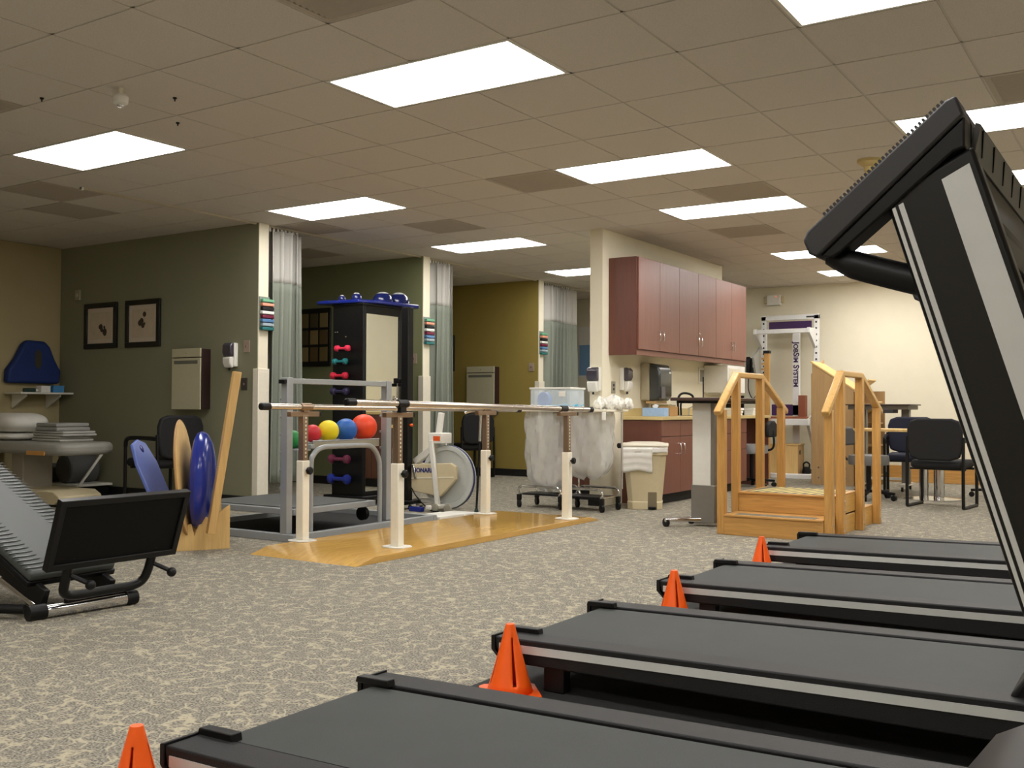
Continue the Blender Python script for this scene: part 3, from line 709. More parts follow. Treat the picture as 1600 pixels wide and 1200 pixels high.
# things on the lid
bx = root('plastic_container', 'clear plastic container with blue contents on the hamper lid', 'container', (-5.0, 8.62, .959))
part('wall_panels', MB(bx).prism([(-5.23, 8.48), (-4.79, 8.48), (-4.79, 8.76), (-5.23, 8.76)], 'z', .959, .963).box(-5.23, -5.226, 8.48, 8.76, .963, 1.155).box(-4.794, -4.79, 8.48, 8.76, .963, 1.155).box(-5.226, -4.794, 8.48, 8.484, .963, 1.155).box(-5.226, -4.794, 8.756, 8.76, .963, 1.155), GLASS, bx, smooth=0)
part('rim', MB(bx).box(-5.24, -4.78, 8.47, 8.484, 1.150, 1.168).box(-5.24, -4.78, 8.756, 8.77, 1.150, 1.168).box(-5.24, -5.226, 8.484, 8.756, 1.150, 1.168).box(-4.794, -4.78, 8.484, 8.756, 1.150, 1.168), WHITEP, bx, bev=.003)
part('label_sticker', MB(bx).box(-4.91, -4.84, 8.476, 8.4795, 1.08, 1.13), PAPER, bx, smooth=0)
AQUA = mat('aqua_plastic', (60, 176, 214), .4)
rnd = random.Random(3)
for k in range(16):
    x = -5.18+.025*k+rnd.uniform(-.01, .01); y = 8.53+rnd.uniform(0, .18)
    part('blue_strip', MB(bx).bar((x-.03, y, .975+rnd.uniform(0, .02)), (x+.035, y+.03, .98+rnd.uniform(0, .03)), .02, .012), AQUA, bx, smooth=0)
part('blue_roll', MB(bx).lathe([(.05, 0), (.075, .004), (.075, .05), (.05, .054)], (-5.14, 8.56, 1.05), (.2, 1, 0), 18), mat('soft_blue_roll', (116, 150, 216), .5), bx)
tp = MB(); rnd = random.Random(9)
gl = root('paper_heap', 'crumpled white tissue paper at the right end of the hamper lid', 'paper', (-4.45, 8.66, .959))
for k in range(7):
    c = Vector((-4.56+.045*k, 8.6+rnd.uniform(0, .14), .959+.03))
    mb = MB(gl); n = 10
    def fn(u, v, c=c, s=rnd.uniform(.04, .065), p=[rnd.uniform(0, 6) for _ in range(4)]):
        th = PI*v; a = 2*PI*u; rr = s*(1+.3*math.sin(3*a+p[0]+4*v)+.2*math.sin(5*a+p[1]-7*v))
        return (c.x+rr*math.sin(th)*math.cos(a), c.y+rr*math.sin(th)*math.sin(a), max(.9592, c.z+.02+rr*1.1*math.cos(th)))
    part('crumpled_sheet', mb.sheet(fn, 14, 8), PAPER, gl, smooth=20)
rn = root('paper_tag', 'small white tag hanging from the right end of the hamper lid', 'tag', (-4.37, 8.40, .86))
part('tag', MB(rn).box(-4.41, -4.37, 8.405, 8.415, .86, .932), PAPER, rn, bev=.003); part('string', MB(rn).tube([(-4.39, 8.41, .93), (-4.39, 8.41, .957)], .002, 5), PAPER, rn)

for o_ in (hc, bx, gl, rn): o_.location.y -= .09

# brown cabinet behind the hampers on the other side of the wall
bb = root('low_cabinet', 'dark cherry cabinet seen behind the laundry bags', 'cabinet', (-5.2, 9.75, 0))
part('body', MB(bb).box(-5.55, WX-.142, 9.45, 10.2, .1, .88), CHERRYD, bb, smooth=0); part('toe_kick', MB(bb).box(-5.5, WX-.142, 9.5, 10.2, 0, .1), TOE, bb, smooth=0)
for a, b in ((-5.545, -5.215), (-5.21, WX-.146)):
    d = part('door', MB(bb).box(a, b, 9.43, 9.45, .11, .87), CHERRYD, bb, bev=.002)
    part('handle', MB(bb).tube([(-5.24 if a < -5.3 else -5.18, 9.43, .60), (-5.24 if a < -5.3 else -5.18, 9.40, .605), (-5.24 if a < -5.3 else -5.18, 9.40, .695), (-5.24 if a < -5.3 else -5.18, 9.43, .70)], .005, 6), CHROME, d)
part('top', MB(bb).box(-5.57, WX-.141, 9.42, 10.2, .88, .91), COUNTER, bb, bev=.003)

# ------------------------------------------------------------------ beige step bin
tr = root('step_bin', 'beige step-on bin with a white liner hanging over its rim', 'waste bin', (-4.305, 9.02, 0), .42, world=False)
w0, d0, w1, d1, h = .165, .145, .205, .19, .60
def ring(wv, dv, z, ch=.05): return [(-wv+ch,-dv,z),(wv-ch,-dv,z),(wv,-dv+ch,z),(wv,dv-ch,z),(wv-ch,dv,z),(-wv+ch,dv,z),(-wv,dv-ch,z),(-wv,-dv+ch,z)]
mb = MB(); A = ring(w0, d0, .0); B_ = ring(w0+.004, d0+.004, .07); B2 = ring(w0-.002, d0-.002, .075); Cc = ring(w1, d1, .52); D = ring(w1+.012, d1+.012, .525); E_ = ring(w1+.012, d1+.012, h)
vs = A+B_+B2+Cc+D+E_; fs = [tuple(range(8))[::-1], tuple(range(40, 48))]
for q in range(5): fs += [(q*8+i, q*8+(i+1)%8, (q+1)*8+(i+1)%8, (q+1)*8+i) for i in range(8)]
part('bin_body', mb.add(vs, fs), BEIGEP, tr, bev=.006)
part('lid', MB().prism([(-w1-.02, -d1-.02), (w1+.02, -d1-.02), (w1+.02, d1+.02), (-w1-.02, d1+.02)], 'z', h+.001, h+.03), IVORY, tr, bev=.012, seg=3)
part('lid_crown', MB().add(ring(w1, d1, h+.03)+ring(w1-.08, d1-.07, h+.045), [(i,(i+1)%8,8+(i+1)%8,8+i) for i in range(8)]+[tuple(range(8,16))]), IVORY, tr, bev=.003)
part('hinge_cap', MB().lathe([(.026, 0), (.026, .03), (.02, .035)], (-w1-.02, -d1-.0, h+.012), (-.75, -.6, 0), 14), BLACK, tr)
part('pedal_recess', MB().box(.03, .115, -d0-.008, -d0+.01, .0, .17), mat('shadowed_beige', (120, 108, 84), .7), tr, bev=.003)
part('pedal', MB().box(.035, .11, -d0-.06, -d0-.006, .012, .03), BLACK, tr, bev=.004)
LIN = mat('white_liner_film', (236, 234, 228), .45)
def liner(u, v):
    x = -w1-.012+.29*u; z = h-.005-.23*v-.012*math.sin(7*u+1)*v
    k = (z/.52); y = -(d0+(d1-d0)*min(1, k))-.018-.006*math.sin(9*u+3*v)-.004*math.sin(23*v)
    return (x, y-.004, z)
part('liner_flap', MB().sheet(liner, 16, 12), LIN, tr, solid=.002)
def liner2(u, v):
    return (-w1-.016+.44*u, -d1-.016-.004*math.sin(20*u), h-.002-.05*v-.004*math.sin(11*u)*v)
part('liner_rim', MB().sheet(liner2, 20, 4), LIN, tr, solid=.002)

# ------------------------------------------------------------------ height-adjustable table with white column (left of the stairs)
ht = root('height_adjustable_table', 'height-adjustable table with white column and dark top, left of the stairs', 'table', (-3.25, 8.2, 0))
WAL = mat('dark_walnut_top', (66, 48, 42), .4); GST = mat('grey_steel', (128, 124, 116), .4, .4)
part('top', MB(ht).box(-3.47, -3.03, 7.74, 8.80, 1.035, 1.062), WAL, ht, bev=.005)
part('edge_trim', MB(ht).box(-3.43, -3.07, 7.78, 8.76, 1.015, 1.035), BLACKSAT, ht, bev=.003)
part('column', MB(ht).box(-3.34, -3.18, 7.90, 8.02, .33, 1.02), mat('pale_grey_enamel', (216, 214, 206), .45), ht, bev=.004, label='white telescoping column')
part('column_side', MB(ht).box(-3.18, -3.15, 7.905, 8.015, .33, 1.02), GST, ht, bev=.002)
part('lower_column', MB(ht).box(-3.35, -3.145, 7.895, 8.03, .03, .34), GST, ht, bev=.004)
part('foot', MB(ht).bar((-3.50, 7.70, .055), (-3.06, 8.12, .055), .05, .03), CHROME, ht, bev=.006)
part('foot', MB(ht).bar((-3.42, 8.02, .055), (-3.10, 8.72, .055), .05, .03), CHROME, ht, bev=.006)
for x, y in ((-3.49, 7.71), (-3.07, 8.11), (-3.41, 8.04), (-3.11, 8.70)):
    part('caster', MB(ht).lathe([(.01, -.014), (.036, -.012), (.036, .012), (.01, .014)], (x, y, .036), (.5, .86, 0), 14), BLACK, ht)

# ------------------------------------------------------------------ bay curtains, tracks and band racks
TRK = -7.45
for k, (y0, y1, lb) in enumerate(((5.0, 6.89, 'ceiling curtain track across the first bay'), (7.03, 9.47, 'ceiling curtain track across the second bay'), (9.61, 12.09, 'ceiling curtain track across the third bay'), (12.23, 14.6, 'ceiling curtain track beyond the third partition'))):
    q = root('curtain_track', lb, 'curtain track', (TRK, (y0+y1)/2, CZ-.03), group='ceiling curtain tracks')
    part('rail', MB(q).box(TRK-.012, TRK+.012, y0, y1, CZ-.022, CZ-.004), mat('track_aluminium', (196, 188, 166), .5, .3), q, smooth=0)
    part('end_stop', MB(q).box(TRK-.014, TRK+.014, y0, y0+.02, CZ-.03, CZ-.005), WHITEP, q, smooth=0)
def curtain(y0, y1, zb, folds, label, seed, flare=.05):
    r = root('privacy_curtain', label, 'curtain', (TRK, (y0+y1)/2, zb), group='bay privacy curtains')
    rnd = random.Random(seed); ph = [rnd.uniform(0, 6.28) for _ in range(4)]
    def fn(z0, z1):
        def f(u, v):
            z = z0+(z1-z0)*v; t = (2.70-z)/2.5
            fold = math.sin(2*PI*folds*u+ph[0]+.5*math.sin(6*u+ph[1]))
            amp = .085+.02*math.sin(5*u+ph[2])
            yy = y0+(y1-y0)*u*(1+flare*t)+.022*math.sin(4*PI*folds*u+2*ph[0])
            return (TRK+amp*fold*(1-.1*t)+.015*math.sin(3*t+u*5), yy, z)
        return f
    nu = folds*16
    part('mesh_top', MB(r).sheet(fn(2.705, 2.195), nu, 10), NET, r, smooth=180, solid=.002, label='white open mesh top band')
    part('cloth', MB(r).sheet(fn(2.195, zb), nu, 20), CURT, r, smooth=180, solid=.003, label='sage green pleated cloth')
    for k in range(folds*2):
        yy = y0+(y1-y0)*(k+.5)/(folds*2)
        part('hook', MB(r).box(TRK-.004, TRK+.004, yy-.012, yy+.012, 2.70, CZ-.023), WHITEP, r, smooth=0)
    return r
curtain(7.05, 7.47, .22, 4, 'gathered sage curtain at the first bay, nearest the camera', 1)
curtain(9.64, 10.06, .14, 4, 'gathered sage curtain at the middle bay', 5)
curtain(12.25, 13.16, .20, 7, 'sage curtain at the far bay, beside the cabinet wall', 9)
BANDS = [(112, 176, 140), (232, 160, 134), (24, 22, 24), (236, 236, 230), (120, 34, 62), (90, 132, 178), (160, 176, 186), (40, 112, 112)]
BM = [mat('resistance_band_%d' % i, c, .5) for i, c in enumerate(BANDS)]
def bandrack(y, label):
    q = root('band_rack', label, 'band rack', (BX+.05, y+.06, 1.72), group='resistance band racks')
    part('board', MB(q).box(BX+.0125, BX+.022, y+.0, y+.13, 1.72, 2.04), mat('grey_green_board', (130, 140, 130), .6), q, bev=.003)
    for k in range(8):
        z = 2.02-k*.039
        part('band_roll', MB(q).box(BX+.022, BX+.065, y+.008-(.004*(k % 2)), y+.155, z-.034, z-.004), BM[k], q, bev=.006)
bandrack(6.9, 'striped rack of coloured bands on the first partition end'); bandrack(9.48, 'striped rack of coloured bands on the middle partition end'); bandrack(12.10, 'striped rack of coloured bands on the far partition end')

# ------------------------------------------------------------------ things on the partitions
FRM = mat('black_frame', (20, 20, 20), .4); MATB = mat('picture_mat_board', (214, 200, 184), .8); PRINT = mat('cream_print', (206, 190, 166), .8, noise=(14, .12)); INK = mat('sepia_ink', (70, 60, 50), .9, noise=(40, .4))
def picture(x0, x1, z0, z1, y, label, seed):
    r = root('framed_picture', label, 'picture', ((x0+x1)/2, y-.015, z0), group='framed prints on the first partition')
    e = .055
    for a, b, c, d in ((x0, x1, z1-e, z1), (x0, x1, z0, z0+e), (x0, x0+e, z0+e, z1-e), (x1-e, x1, z0+e, z1-e)):
        part('frame_bar', MB(r).box(a, b, y-.03, y-.002, c, d), FRM, r, bev=.004)
    part('mat_board', MB(r).box(x0+e, x1-e, y-.014, y-.008, z0+e, z1-e), MATB, r, smooth=0)
    pr = part('print', MB(r).box(x0+.1, x1-.1, y-.016, y-.0142, z0+.1, z1-.1), PRINT, r, smooth=0)
    rnd = random.Random(seed); cx, cz = (x0+x1)/2+.05*(1 if seed == 1 else -.2), (z0+z1)/2-.05
    for k in range(6):
        xx = cx+rnd.uniform(-.06, .06)*(.7 if seed == 2 else 1); zz = cz+rnd.uniform(-.04, .05)+(.02*k if seed == 2 else 0)
        part('ink_figure', MB(r).lathe([(rnd.uniform(.015, .04), 0), (.012, .0012)], (xx, y-.0164-.0006*k, zz), (0, -1, 0), 9), INK, pr, smooth=0)
picture(-10.15, -9.575, 1.60, 2.10, 6.90, 'framed print on the left of the pair, nearest the corner', 1)
picture(-9.425, -8.855, 1.595, 2.10, 6.90, 'framed print on the right of the pair', 2)
DPAN = mat('grey_beige_panel', (196, 190, 160), .5); DSIDE = mat('dark_walnut_side', (46, 26, 24), .5)
def walldesk(x0, x1, y, z0, z1, label):
    r = root('wall_mounted_desk', label, 'wall desk', ((x0+x1)/2, y-.06, z0), group='fold-down wall desks')
    part('case', MB(r).box(x0, x1, y-.11, y-.002, z0, z1), DSIDE, r, bev=.003)
    part('door', MB(r).box(x0-.004, x1-.01, y-.125, y-.11, z0-.006, z1-.09), DPAN, r, bev=.003, label='pale fold-down door')
    part('header', MB(r).box(x0-.004, x1-.01, y-.125, y-.11, z1-.08, z1+.006), DPAN, r, bev=.003)
    part('handle_slot', MB(r).box(x0+.03, x1-.05, y-.127, y-.1251, z1-.15, z1-.115), mat('grey_slot', (110, 110, 100), .5), r, smooth=0)
    part('lock', MB(r).lathe([(.008, 0), (.006, .004)], ((x0+x1)/2, y-.125, z1-.04), (0, -1, 0), 8), CHROME, r)
walldesk(-8.52, -8.085, 6.90, .945, 1.545, 'beige fold-down wall desk between the prints and the first curtain')
walldesk(-8.555, -8.07, 12.10, .90, 1.55, 'beige fold-down wall desk on the olive partition')
def plate(x, z, y, hh, label, dark=False):
    q = root('switch_plate', label, 'switch plate', (x, y-.005, z), group='wall switch plates')
    part('plate', MB(q).box(x-.042, x+.042, y-.008, y-.001, z, z+hh), mat('dark_plate', (70, 66, 60), .5) if dark else mat('tan_plate', (172, 152, 136), .5), q, bev=.002)
    part('toggle', MB(q).box(x-.008, x+.008, y-.018, y-.008, z+hh/2-.012, z+hh/2+.012), mat('plate_toggle', (120, 100, 92), .5), q, bev=.002)
plate(-7.565, 1.50, 6.90, .115, 'tan switch plate beside the soap dispenser on the first partition'); plate(-7.595, 1.13, 6.90, .12, 'dark switch plate below the soap dispenser', True)
plate(-7.54, 1.49, 9.48, .115, 'tan switch plate on the green middle partition'); plate(-7.53, 1.48, 12.10, .115, 'tan switch plate on the olive partition')
th = root('thermostat', 'small pale thermostat high on the first partition, left of prints', 'thermostat', (-10.28, 6.888, 2.15))
part('case', MB(th).box(-10.32, -10.24, 6.87, 6.898, 2.15, 2.27), mat('pale_case', (170, 166, 140), .6), th, bev=.005); part('dial', MB(th).lathe([(.02, 0), (.016, .008)], (-10.28, 6.87, 2.21), (0, -1, 0), 12), DPAN, th)
# quilt-like frame on the middle partition
ql = root('framed_quilt', 'dark framed quilt panel with tan squares on the middle partition', 'picture', (-9.3, 9.465, 1.48))
part('frame', MB(ql).box(-9.76, -8.87, 9.452, 9.478, 1.48, 2.22), FRM, ql, bev=.004)
rnd = random.Random(4)
for i in range(5):
    for j in range(3):
        part('patch', MB(ql).box(-9.70+i*.165, -9.70+i*.165+.13, 9.447, 9.452, 1.545+j*.215, 1.545+j*.215+.18), mat('quilt_patch_%d' % ((i*3+j) % 4), [(122, 104, 62), (104, 84, 50), (142, 124, 80), (88, 76, 48)][(i*3+j) % 4], .9), ql, smooth=0)
bkp = root('wall_picture', 'narrow black edge of a frame on the olive partition', 'picture', (-9.16, 12.08, 1.50))
part('frame', MB(bkp).box(-9.50, -8.86, 12.055, 12.098, 1.50, 2.03), FRM, bkp, bev=.004); part('panel', MB(bkp).box(-9.45, -8.91, 12.052, 12.055, 1.55, 1.98), mat('dark_panel', (36, 34, 34), .3), bkp, smooth=0)
# beyond the third bay: posters on the back wall
ps = root('wall_poster', 'white and blue poster on the back wall, left of the cabinet wall', 'poster', (-8.05, 14.645, 1.47))
part('sheet', MB(ps).box(-8.20, -7.80, 14.638, 14.648, 1.47, 2.30), PAPER, ps, smooth=0); part('blue_block', MB(ps).box(-8.18, -7.9, 14.634, 14.638, 1.5, 2.0), mat('poster_blue', (128, 170, 212), .7), ps, smooth=0)

# ------------------------------------------------------------------ ceiling fittings
sp = root('ceiling_detector', 'white detector hanging below the ceiling at upper left', 'detector', (-4.93, 3.55, CZ-.003))
part('stem', MB(sp).tube([(-4.93, 3.55, CZ-.003), (-4.93, 3.55, CZ-.04)], .012, 10), IVORY, sp); part('body', MB(sp).lathe([(.02, 0), (.04, .01), (.042, .045), (.03, .06)], (-4.93, 3.55, CZ-.10), n=16), WHITEP, sp); part('lens', MB(sp).ell((-4.93, 3.55, CZ-.102), (.02, .02, .012), 12, 8), CHROME, sp)
sm = root('smoke_detector', 'yellowed smoke detector on the ceiling left of the console', 'detector', (-1.80, 7.46, CZ-.003))
YEL2 = mat('yellowed_plastic', (208, 188, 130), .5)
part('base', MB(sm).lathe([(.085, 0), (.082, -.02), (.04, -.05)], (-1.80, 7.46, CZ-.003), n=24), YEL2, sm); part('sensor', MB(sm).lathe([(.036, 0), (.038, -.03), (.026, -.045)], (-1.80, 7.46, CZ-.05), n=18), YEL2, sm)
for i, (x, y, lb) in enumerate(((-5.22, 3.0, 'tiny dark ceiling hook farthest left'), (-4.82, 3.83, 'tiny dark ceiling hook right of the detector'), (-5.48, 3.42, 'tiny dark ceiling hook above the left light'), (-5.23, 4.18, 'tiny dark ceiling hook at a tile joint, right of the left light'))):
    q = MB().lathe([(.012, 0), (.012, -.006), (.004, -.012), (.004, -.022)], (x, y, CZ-.003), n=8); thing('ceiling_hook', q, BLACKSAT, lb, 'hook', 'ceiling hooks')
em = root('emergency_light', 'white emergency light box high on the far wall', 'emergency light', (-4.87, 14.6, 2.49))
part('case', MB(em).box(-4.99, -4.79, 14.57, 14.648, 2.49, 2.64), WHITEP, em, bev=.008); part('wing', MB(em).box(-5.04, -4.99, 14.60, 14.645, 2.52, 2.62), BEIGEP, em, bev=.008); part('wing', MB(em).box(-4.79, -4.74, 14.60, 14.645, 2.52, 2.62), BEIGEP, em, bev=.008)
part('indicator', MB(em).lathe([(.008, 0), (.006, .004)], (-4.85, 14.57, 2.61), (0, -1, 0), 10), mat('red_indicator', (255, 60, 30), .4, emit=((1, .15, .05), 3)), em)

# ------------------------------------------------------------------ chairs
def guest_chair(loc, rz, label, cloth, arms=True, group='black upholstered chairs'):
    """faces local +y; sled legs"""
    r = root('guest_chair', label, 'chair', loc, rz, group, world=False)
    def seatfn(cx, cy, cz, wx, wy, t): return MB().box(cx-wx, cx+wx, cy-wy, cy+wy, cz-t, cz+t)
    part('seat', seatfn(0, .02, .43, .245, .24, .042), cloth, r, bev=.035, seg=4)
    pts = []
    for k in range(13):
        a = PI*k/12; pts.append((.255*math.cos(a)**1 if abs(math.cos(a)) < .95 else .255*math.copysign(1, math.cos(a)), .80+.07*math.sin(a)))
    prof = [(-.235, .50), (-.262, .60), (-.262, .78), (-.235, .855), (-.16, .882), (.16, .882), (.235, .855), (.262, .78), (.262, .60), (.235, .50), (.14, .468), (-.14, .468)]
    part('backrest', MB().prism(prof, 'y', -.265, -.215), cloth, r, bev=.02, seg=3)
    for s in (-1, 1):
        x = .265*s
        path = smooth_path([(x, -.235, .70), (x, -.245, .4), (x, -.245, .06), (x, -.22, .018), (x, 0, .016), (x, .2, .016), (x, .235, .05), (x, .235, .40), (x, .235, .60)], 4)
        part('leg', MB().tube(path, .0165, 8), BLACKSAT, r)
        if arms:
            part('armrest', MB().tube(smooth_path([(x, .235, .58), (x, .22, .645), (x, .14, .665), (x, -.10, .665), (x, -.235, .66)], 4), .02, 8), BLACK, r)
    part('cross_tube', MB().tube([(-.265, .15, .385), (.265, .15, .385)], .012, 8), BLACKSAT, r); part('cross_tube', MB().tube([(-.265, -.15, .385), (.265, -.15, .385)], .012, 8), BLACKSAT, r)
    return r
gc = guest_chair((-8.24, 6.47, 0), PI/2, 'black armchair against the dim partition, behind the rocker boards', BLKFAB)
guest_chair((-1.93, 10.88, 0), -.10, 'black armchair with its back to the camera, beside the stairs', BLKFAB)
guest_chair((-2.50, 12.22, 0), PI+.15, 'navy armchair facing the camera behind the light table', NAVY)
guest_chair((-8.22, 11.55, 0), 1.2, 'black chair in the olive bay behind the exercise bike', BLKFAB, False)
def task_chair(loc, rz, label, seatmat, backmat, sh=.47, kind='task_chair', back=True):
    r = root(kind, label, 'chair', loc, rz, 'rolling task chairs', world=False)
    part('seat', MB().lathe([(.17, -.085), (.205, -.08), (.215, -.035), (.205, .02), (.12, .03)], (0, 0, sh), n=24), seatmat, r)
    part('gas_column', MB().tube([(0, 0, .09), (0, 0, sh-.05)], .026, 12), BLACKSAT, r)
    for k in range(5):
        a = 2*PI*k/5+.3
        lg = part('base_arm', MB().bar((0, 0, .095), (.29*math.cos(a), .29*math.sin(a), .075), .04, .03), BLACK, r, bev=.006)
        part('caster', MB().lathe([(.012, -.02), (.03, -.018), (.03, .018), (.012, .02)], (.28*math.cos(a), .28*math.sin(a), .03), (-math.sin(a), math.cos(a), 0), 12), BLACK, lg)
    if back:
        part('back_bracket', MB().tube(smooth_path([(0, -.12, sh-.05), (0, -.25, sh-.03), (0, -.285, sh+.05), (0, -.27, sh+.2)], 4), .014, 8), BLACKSAT, r)
        part('backrest', MB().prism([(-.16, sh+.12), (-.18, sh+.2), (-.16, sh+.28), (-.08, sh+.32), (.08, sh+.32), (.16, sh+.28), (.18, sh+.2), (.16, sh+.12)], 'y', -.275, -.225), backmat, r, bev=.02, seg=3)
    return r
task_chair((-2.74, 11.28, 0), -PI/2-.2, 'grey rolling stool behind the right stair rail', mat('grey_vinyl_stool', (112, 112, 110), .45), mat('grey_stool_back', (86, 86, 86), .45), .455, 'rolling_stool')
task_chair((-4.38, 12.22, 0), PI/2, 'black task chair at the counter kneehole, behind the left stair rail', mat('pale_grey_seat', (150, 150, 150), .5), BLKFAB, .50)
task_chair((-1.60, 12.36, 0), 3.0, 'black task chair mostly hidden behind the near black armchair', BLKFAB, BLKFAB, .46)

# ------------------------------------------------------------------ tables at the right
lt = root('pedestal_table', 'pale wood pedestal table with chrome column behind the chairs', 'table', (-2.2, 11.75, 0))
part('top', MB(lt).box(-2.96, -1.50, 11.50, 11.84, .725, .757), PINE, lt, bev=.006)
for x in (-2.26, -2.10):
    part('column', MB(lt).tube([(x, 11.70, .03), (x, 11.70, .725)], .05, 20), CHROME, lt)
part('base_plate', MB(lt).lathe([(.30, 0), (.30, .012), (.10, .03), (.06, .034)], (-2.18, 11.70, 0), n=32), CHROME, lt)
dt = root('adjustable_work_table', 'dark height-adjustable work table against the far wall', 'table', (-2.95, 12.75, 0))
part('top', MB(dt).box(-3.30, -2.55, 12.45, 13.05, 1.015, 1.03), WAL, dt, bev=.003); part('apron', MB(dt).box(-3.27, -2.58, 12.47, 13.03, .965, 1.015), mat('dark_taupe_steel', (92, 84, 72), .5), dt, bev=.003)
part('drawer', MB(dt).box(-2.92, -2.74, 12.44, 12.7, .925, .965), DGREY, dt, bev=.004)
for x in (-3.16, -2.66):
    part('leg', MB(dt).box(x-.045, x+.045, 12.70, 12.80, .08, .965), GST, dt, bev=.004)
    part('foot', MB(dt).box(x-.03, x+.03, 12.5, 13.0, .055, .09), WHITEP, dt, bev=.004)
    for y in (12.53, 12.97): part('caster', MB(dt).lathe([(.01, -.012), (.028, -.01), (.028, .01), (.01, .012)], (x, y, .028), (1, 0, 0), 12), BLACK, dt)
part('stretcher', MB(dt).box(-3.12, -2.7, 12.73, 12.77, .12, .15), WHITEP, dt, bev=.003)

# ------------------------------------------------------------------ plywood unit, low oak plank, job simulation frame
pw = root('plywood_shelf_unit', 'tall plywood shelf unit with a sloped top beside the right stair rail', 'shelf', (-3.65, 13.3, 0))
part('side', MB(pw).prism([(13.10, 0), (13.62, 0), (13.62, 1.62), (13.10, 1.42)], 'x', -3.90, -3.88), PLY, pw, smooth=0)
fp = part('front_panel', MB(pw).prism([(-3.88, 0), (-3.36, 0), (-3.36, 1.22), (-3.88, 1.56)], 'y', 13.08, 13.10), PLY, pw, bev=.002)
part('top_board', MB(pw).prism([(-3.90, 1.565), (-3.34, 1.20), (-3.34, 1.222), (-3.90, 1.587)], 'y', 13.07, 13.62), PINE, pw, bev=.002)
part('back', MB(pw).box(-3.88, -3.1, 13.60, 13.62, 0, 1.2), PLY, pw, smooth=0)
for z in (.12, .5, .78, 1.02): part('shelf_board', MB(pw).box(-3.36, -3.12, 13.12, 13.6, z, z+.02), PLY, pw, smooth=0)
part('slanted_shelf', MB(pw).bar((-3.36, 13.3, .86), (-3.10, 13.3, 1.06), .35, .018), PINE, pw, smooth=0); part('slanted_shelf', MB(pw).bar((-3.36, 13.3, 1.2), (-3.18, 13.3, 1.34), .35, .018), PINE, pw, smooth=0)
for x in (-3.80, -3.46):
    for z in (.09, .22): part('bolt', MB(pw).lathe([(.014, 0), (.012, .006)], (x, 13.08, z), (0, -1, 0), 10), CHROME, fp)
lp = root('low_plank', 'long low oak plank on the floor behind the chairs', 'plank', (-2.2, 14.3, 0)); part('board', MB(lp).box(-3.2, -.7, 14.25, 14.3, 0, .22), OAK_X, lp, bev=.004); part('end_block', MB(lp).box(-3.2, -3.14, 14.30, 14.42, 0, .2), OAK_X, lp, bev=.003); part('end_block', MB(lp).box(-.76, -.7, 14.30, 14.42, 0, .2), OAK_X, lp, bev=.003)
PURP = mat('purple_panel', (58, 22, 78), .5); WSTL = mat('white_powder_steel', (226, 226, 224), .4)
js = root('job_simulation_frame', 'white steel work simulation frame with purple panels at the far wall', 'exercise frame', (-4.55, 14.35, 0))
FY = 14.35
for x in (-4.95, -4.19):
    po = part('post', MB(js).box(x-.035, x+.035, FY-.03, FY+.03, 0, 2.30), WSTL, js, bev=.004)
    for k in range(24):
        part('hole', MB(js).box(x-.012, x+.012, FY-.0325, FY-.0302, .16+k*.088, .185+k*.088), BLACK, po, smooth=0)
part('top_beam', MB(js).box(-4.985, -4.155, FY-.03, FY+.03, 2.24, 2.31), WSTL, js, bev=.004)
part('plate', MB(js).box(-4.33, -4.21, FY-.032, FY-.0301, 2.262, 2.286), DGREY, js, smooth=0)
part('purple_panel', MB(js).box(-4.88, -4.26, FY-.01, FY+.01, 2.08, 2.22), PURP, js, bev=.02, seg=3)
part('cross_beam', MB(js).box(-5.0, -4.2, FY-.32, FY-.26, 2.03, 2.09), WSTL, js, bev=.004)
for x in (-4.98, -4.21):
    part('arm', MB(js).prism([(FY-.33, 2.10), (FY+.03, 2.10), (FY+.03, 1.80), (FY-.05, 1.84), (FY-.33, 2.03)], 'x', x-.02, x+.02), WSTL, js, bev=.003)
part('gusset', MB(js).prism([(FY-.30, 1.70), (FY-.02, 1.86), (FY-.02, 1.2), (FY-.22, 1.5)], 'x', -5.03, -5.0), mat('grey_gusset', (180, 178, 170), .5), js, bev=.003)
cp = part('center_post', MB(js).box(-4.53, -4.43, FY-.02, FY+.02, .2, 2.08), WSTL, js, bev=.003)
text_part('lettering', 'JobSim System', .112, PURP, cp, frame3((0, 0, -1), (1, 0, 0), Vector((-4.48, FY-.022, 1.60))-OFF[js.name]), .003, .003, True)
part('shelf', MB(js).box(-4.93, -4.22, FY-.42, FY+.02, .83, .86), mat('brown_shelf', (150, 86, 58), .5, wood=('x', 2, .1)), js, bev=.003)
part('shelf_beam', MB(js).box(-4.96, -4.18, FY-.43, FY-.37, .74, .83), WSTL, js, bev=.004)
part('purple_panel', MB(js).box(-4.84, -4.36, FY-.02, FY, .87, 1.03), PURP, js, bev=.01)
part('wood_block', MB(js).box(-4.41, -4.31, FY-.15, FY-.05, .86, 1.16), mat('red_brown_block', (138, 78, 52), .5), js, bev=.004)
part('shelf_arm', MB(js).prism([(FY-.40, .82), (FY-.03, .92), (FY-.03, .5), (FY-.1, .45)], 'x', -4.24, -4.2), mat('grey_gusset', (180, 178, 170), .5), js, bev=.003)
part('base_beam', MB(js).box(-5.0, -4.13, FY-.45, FY-.36, .0, .07), WSTL, js, bev=.01); part('base_beam', MB(js).box(-5.0, -4.93, FY-.36, FY+.03, 0, .07), WSTL, js, bev=.006); part('base_beam', MB(js).box(-4.2, -4.13, FY-.36, FY+.03, 0, .07), WSTL, js, bev=.006)
pg = root('pegged_wood_post', 'wooden post with rows of pegs on the left of the white frame', 'wooden post', (-4.74, 13.86, 0))
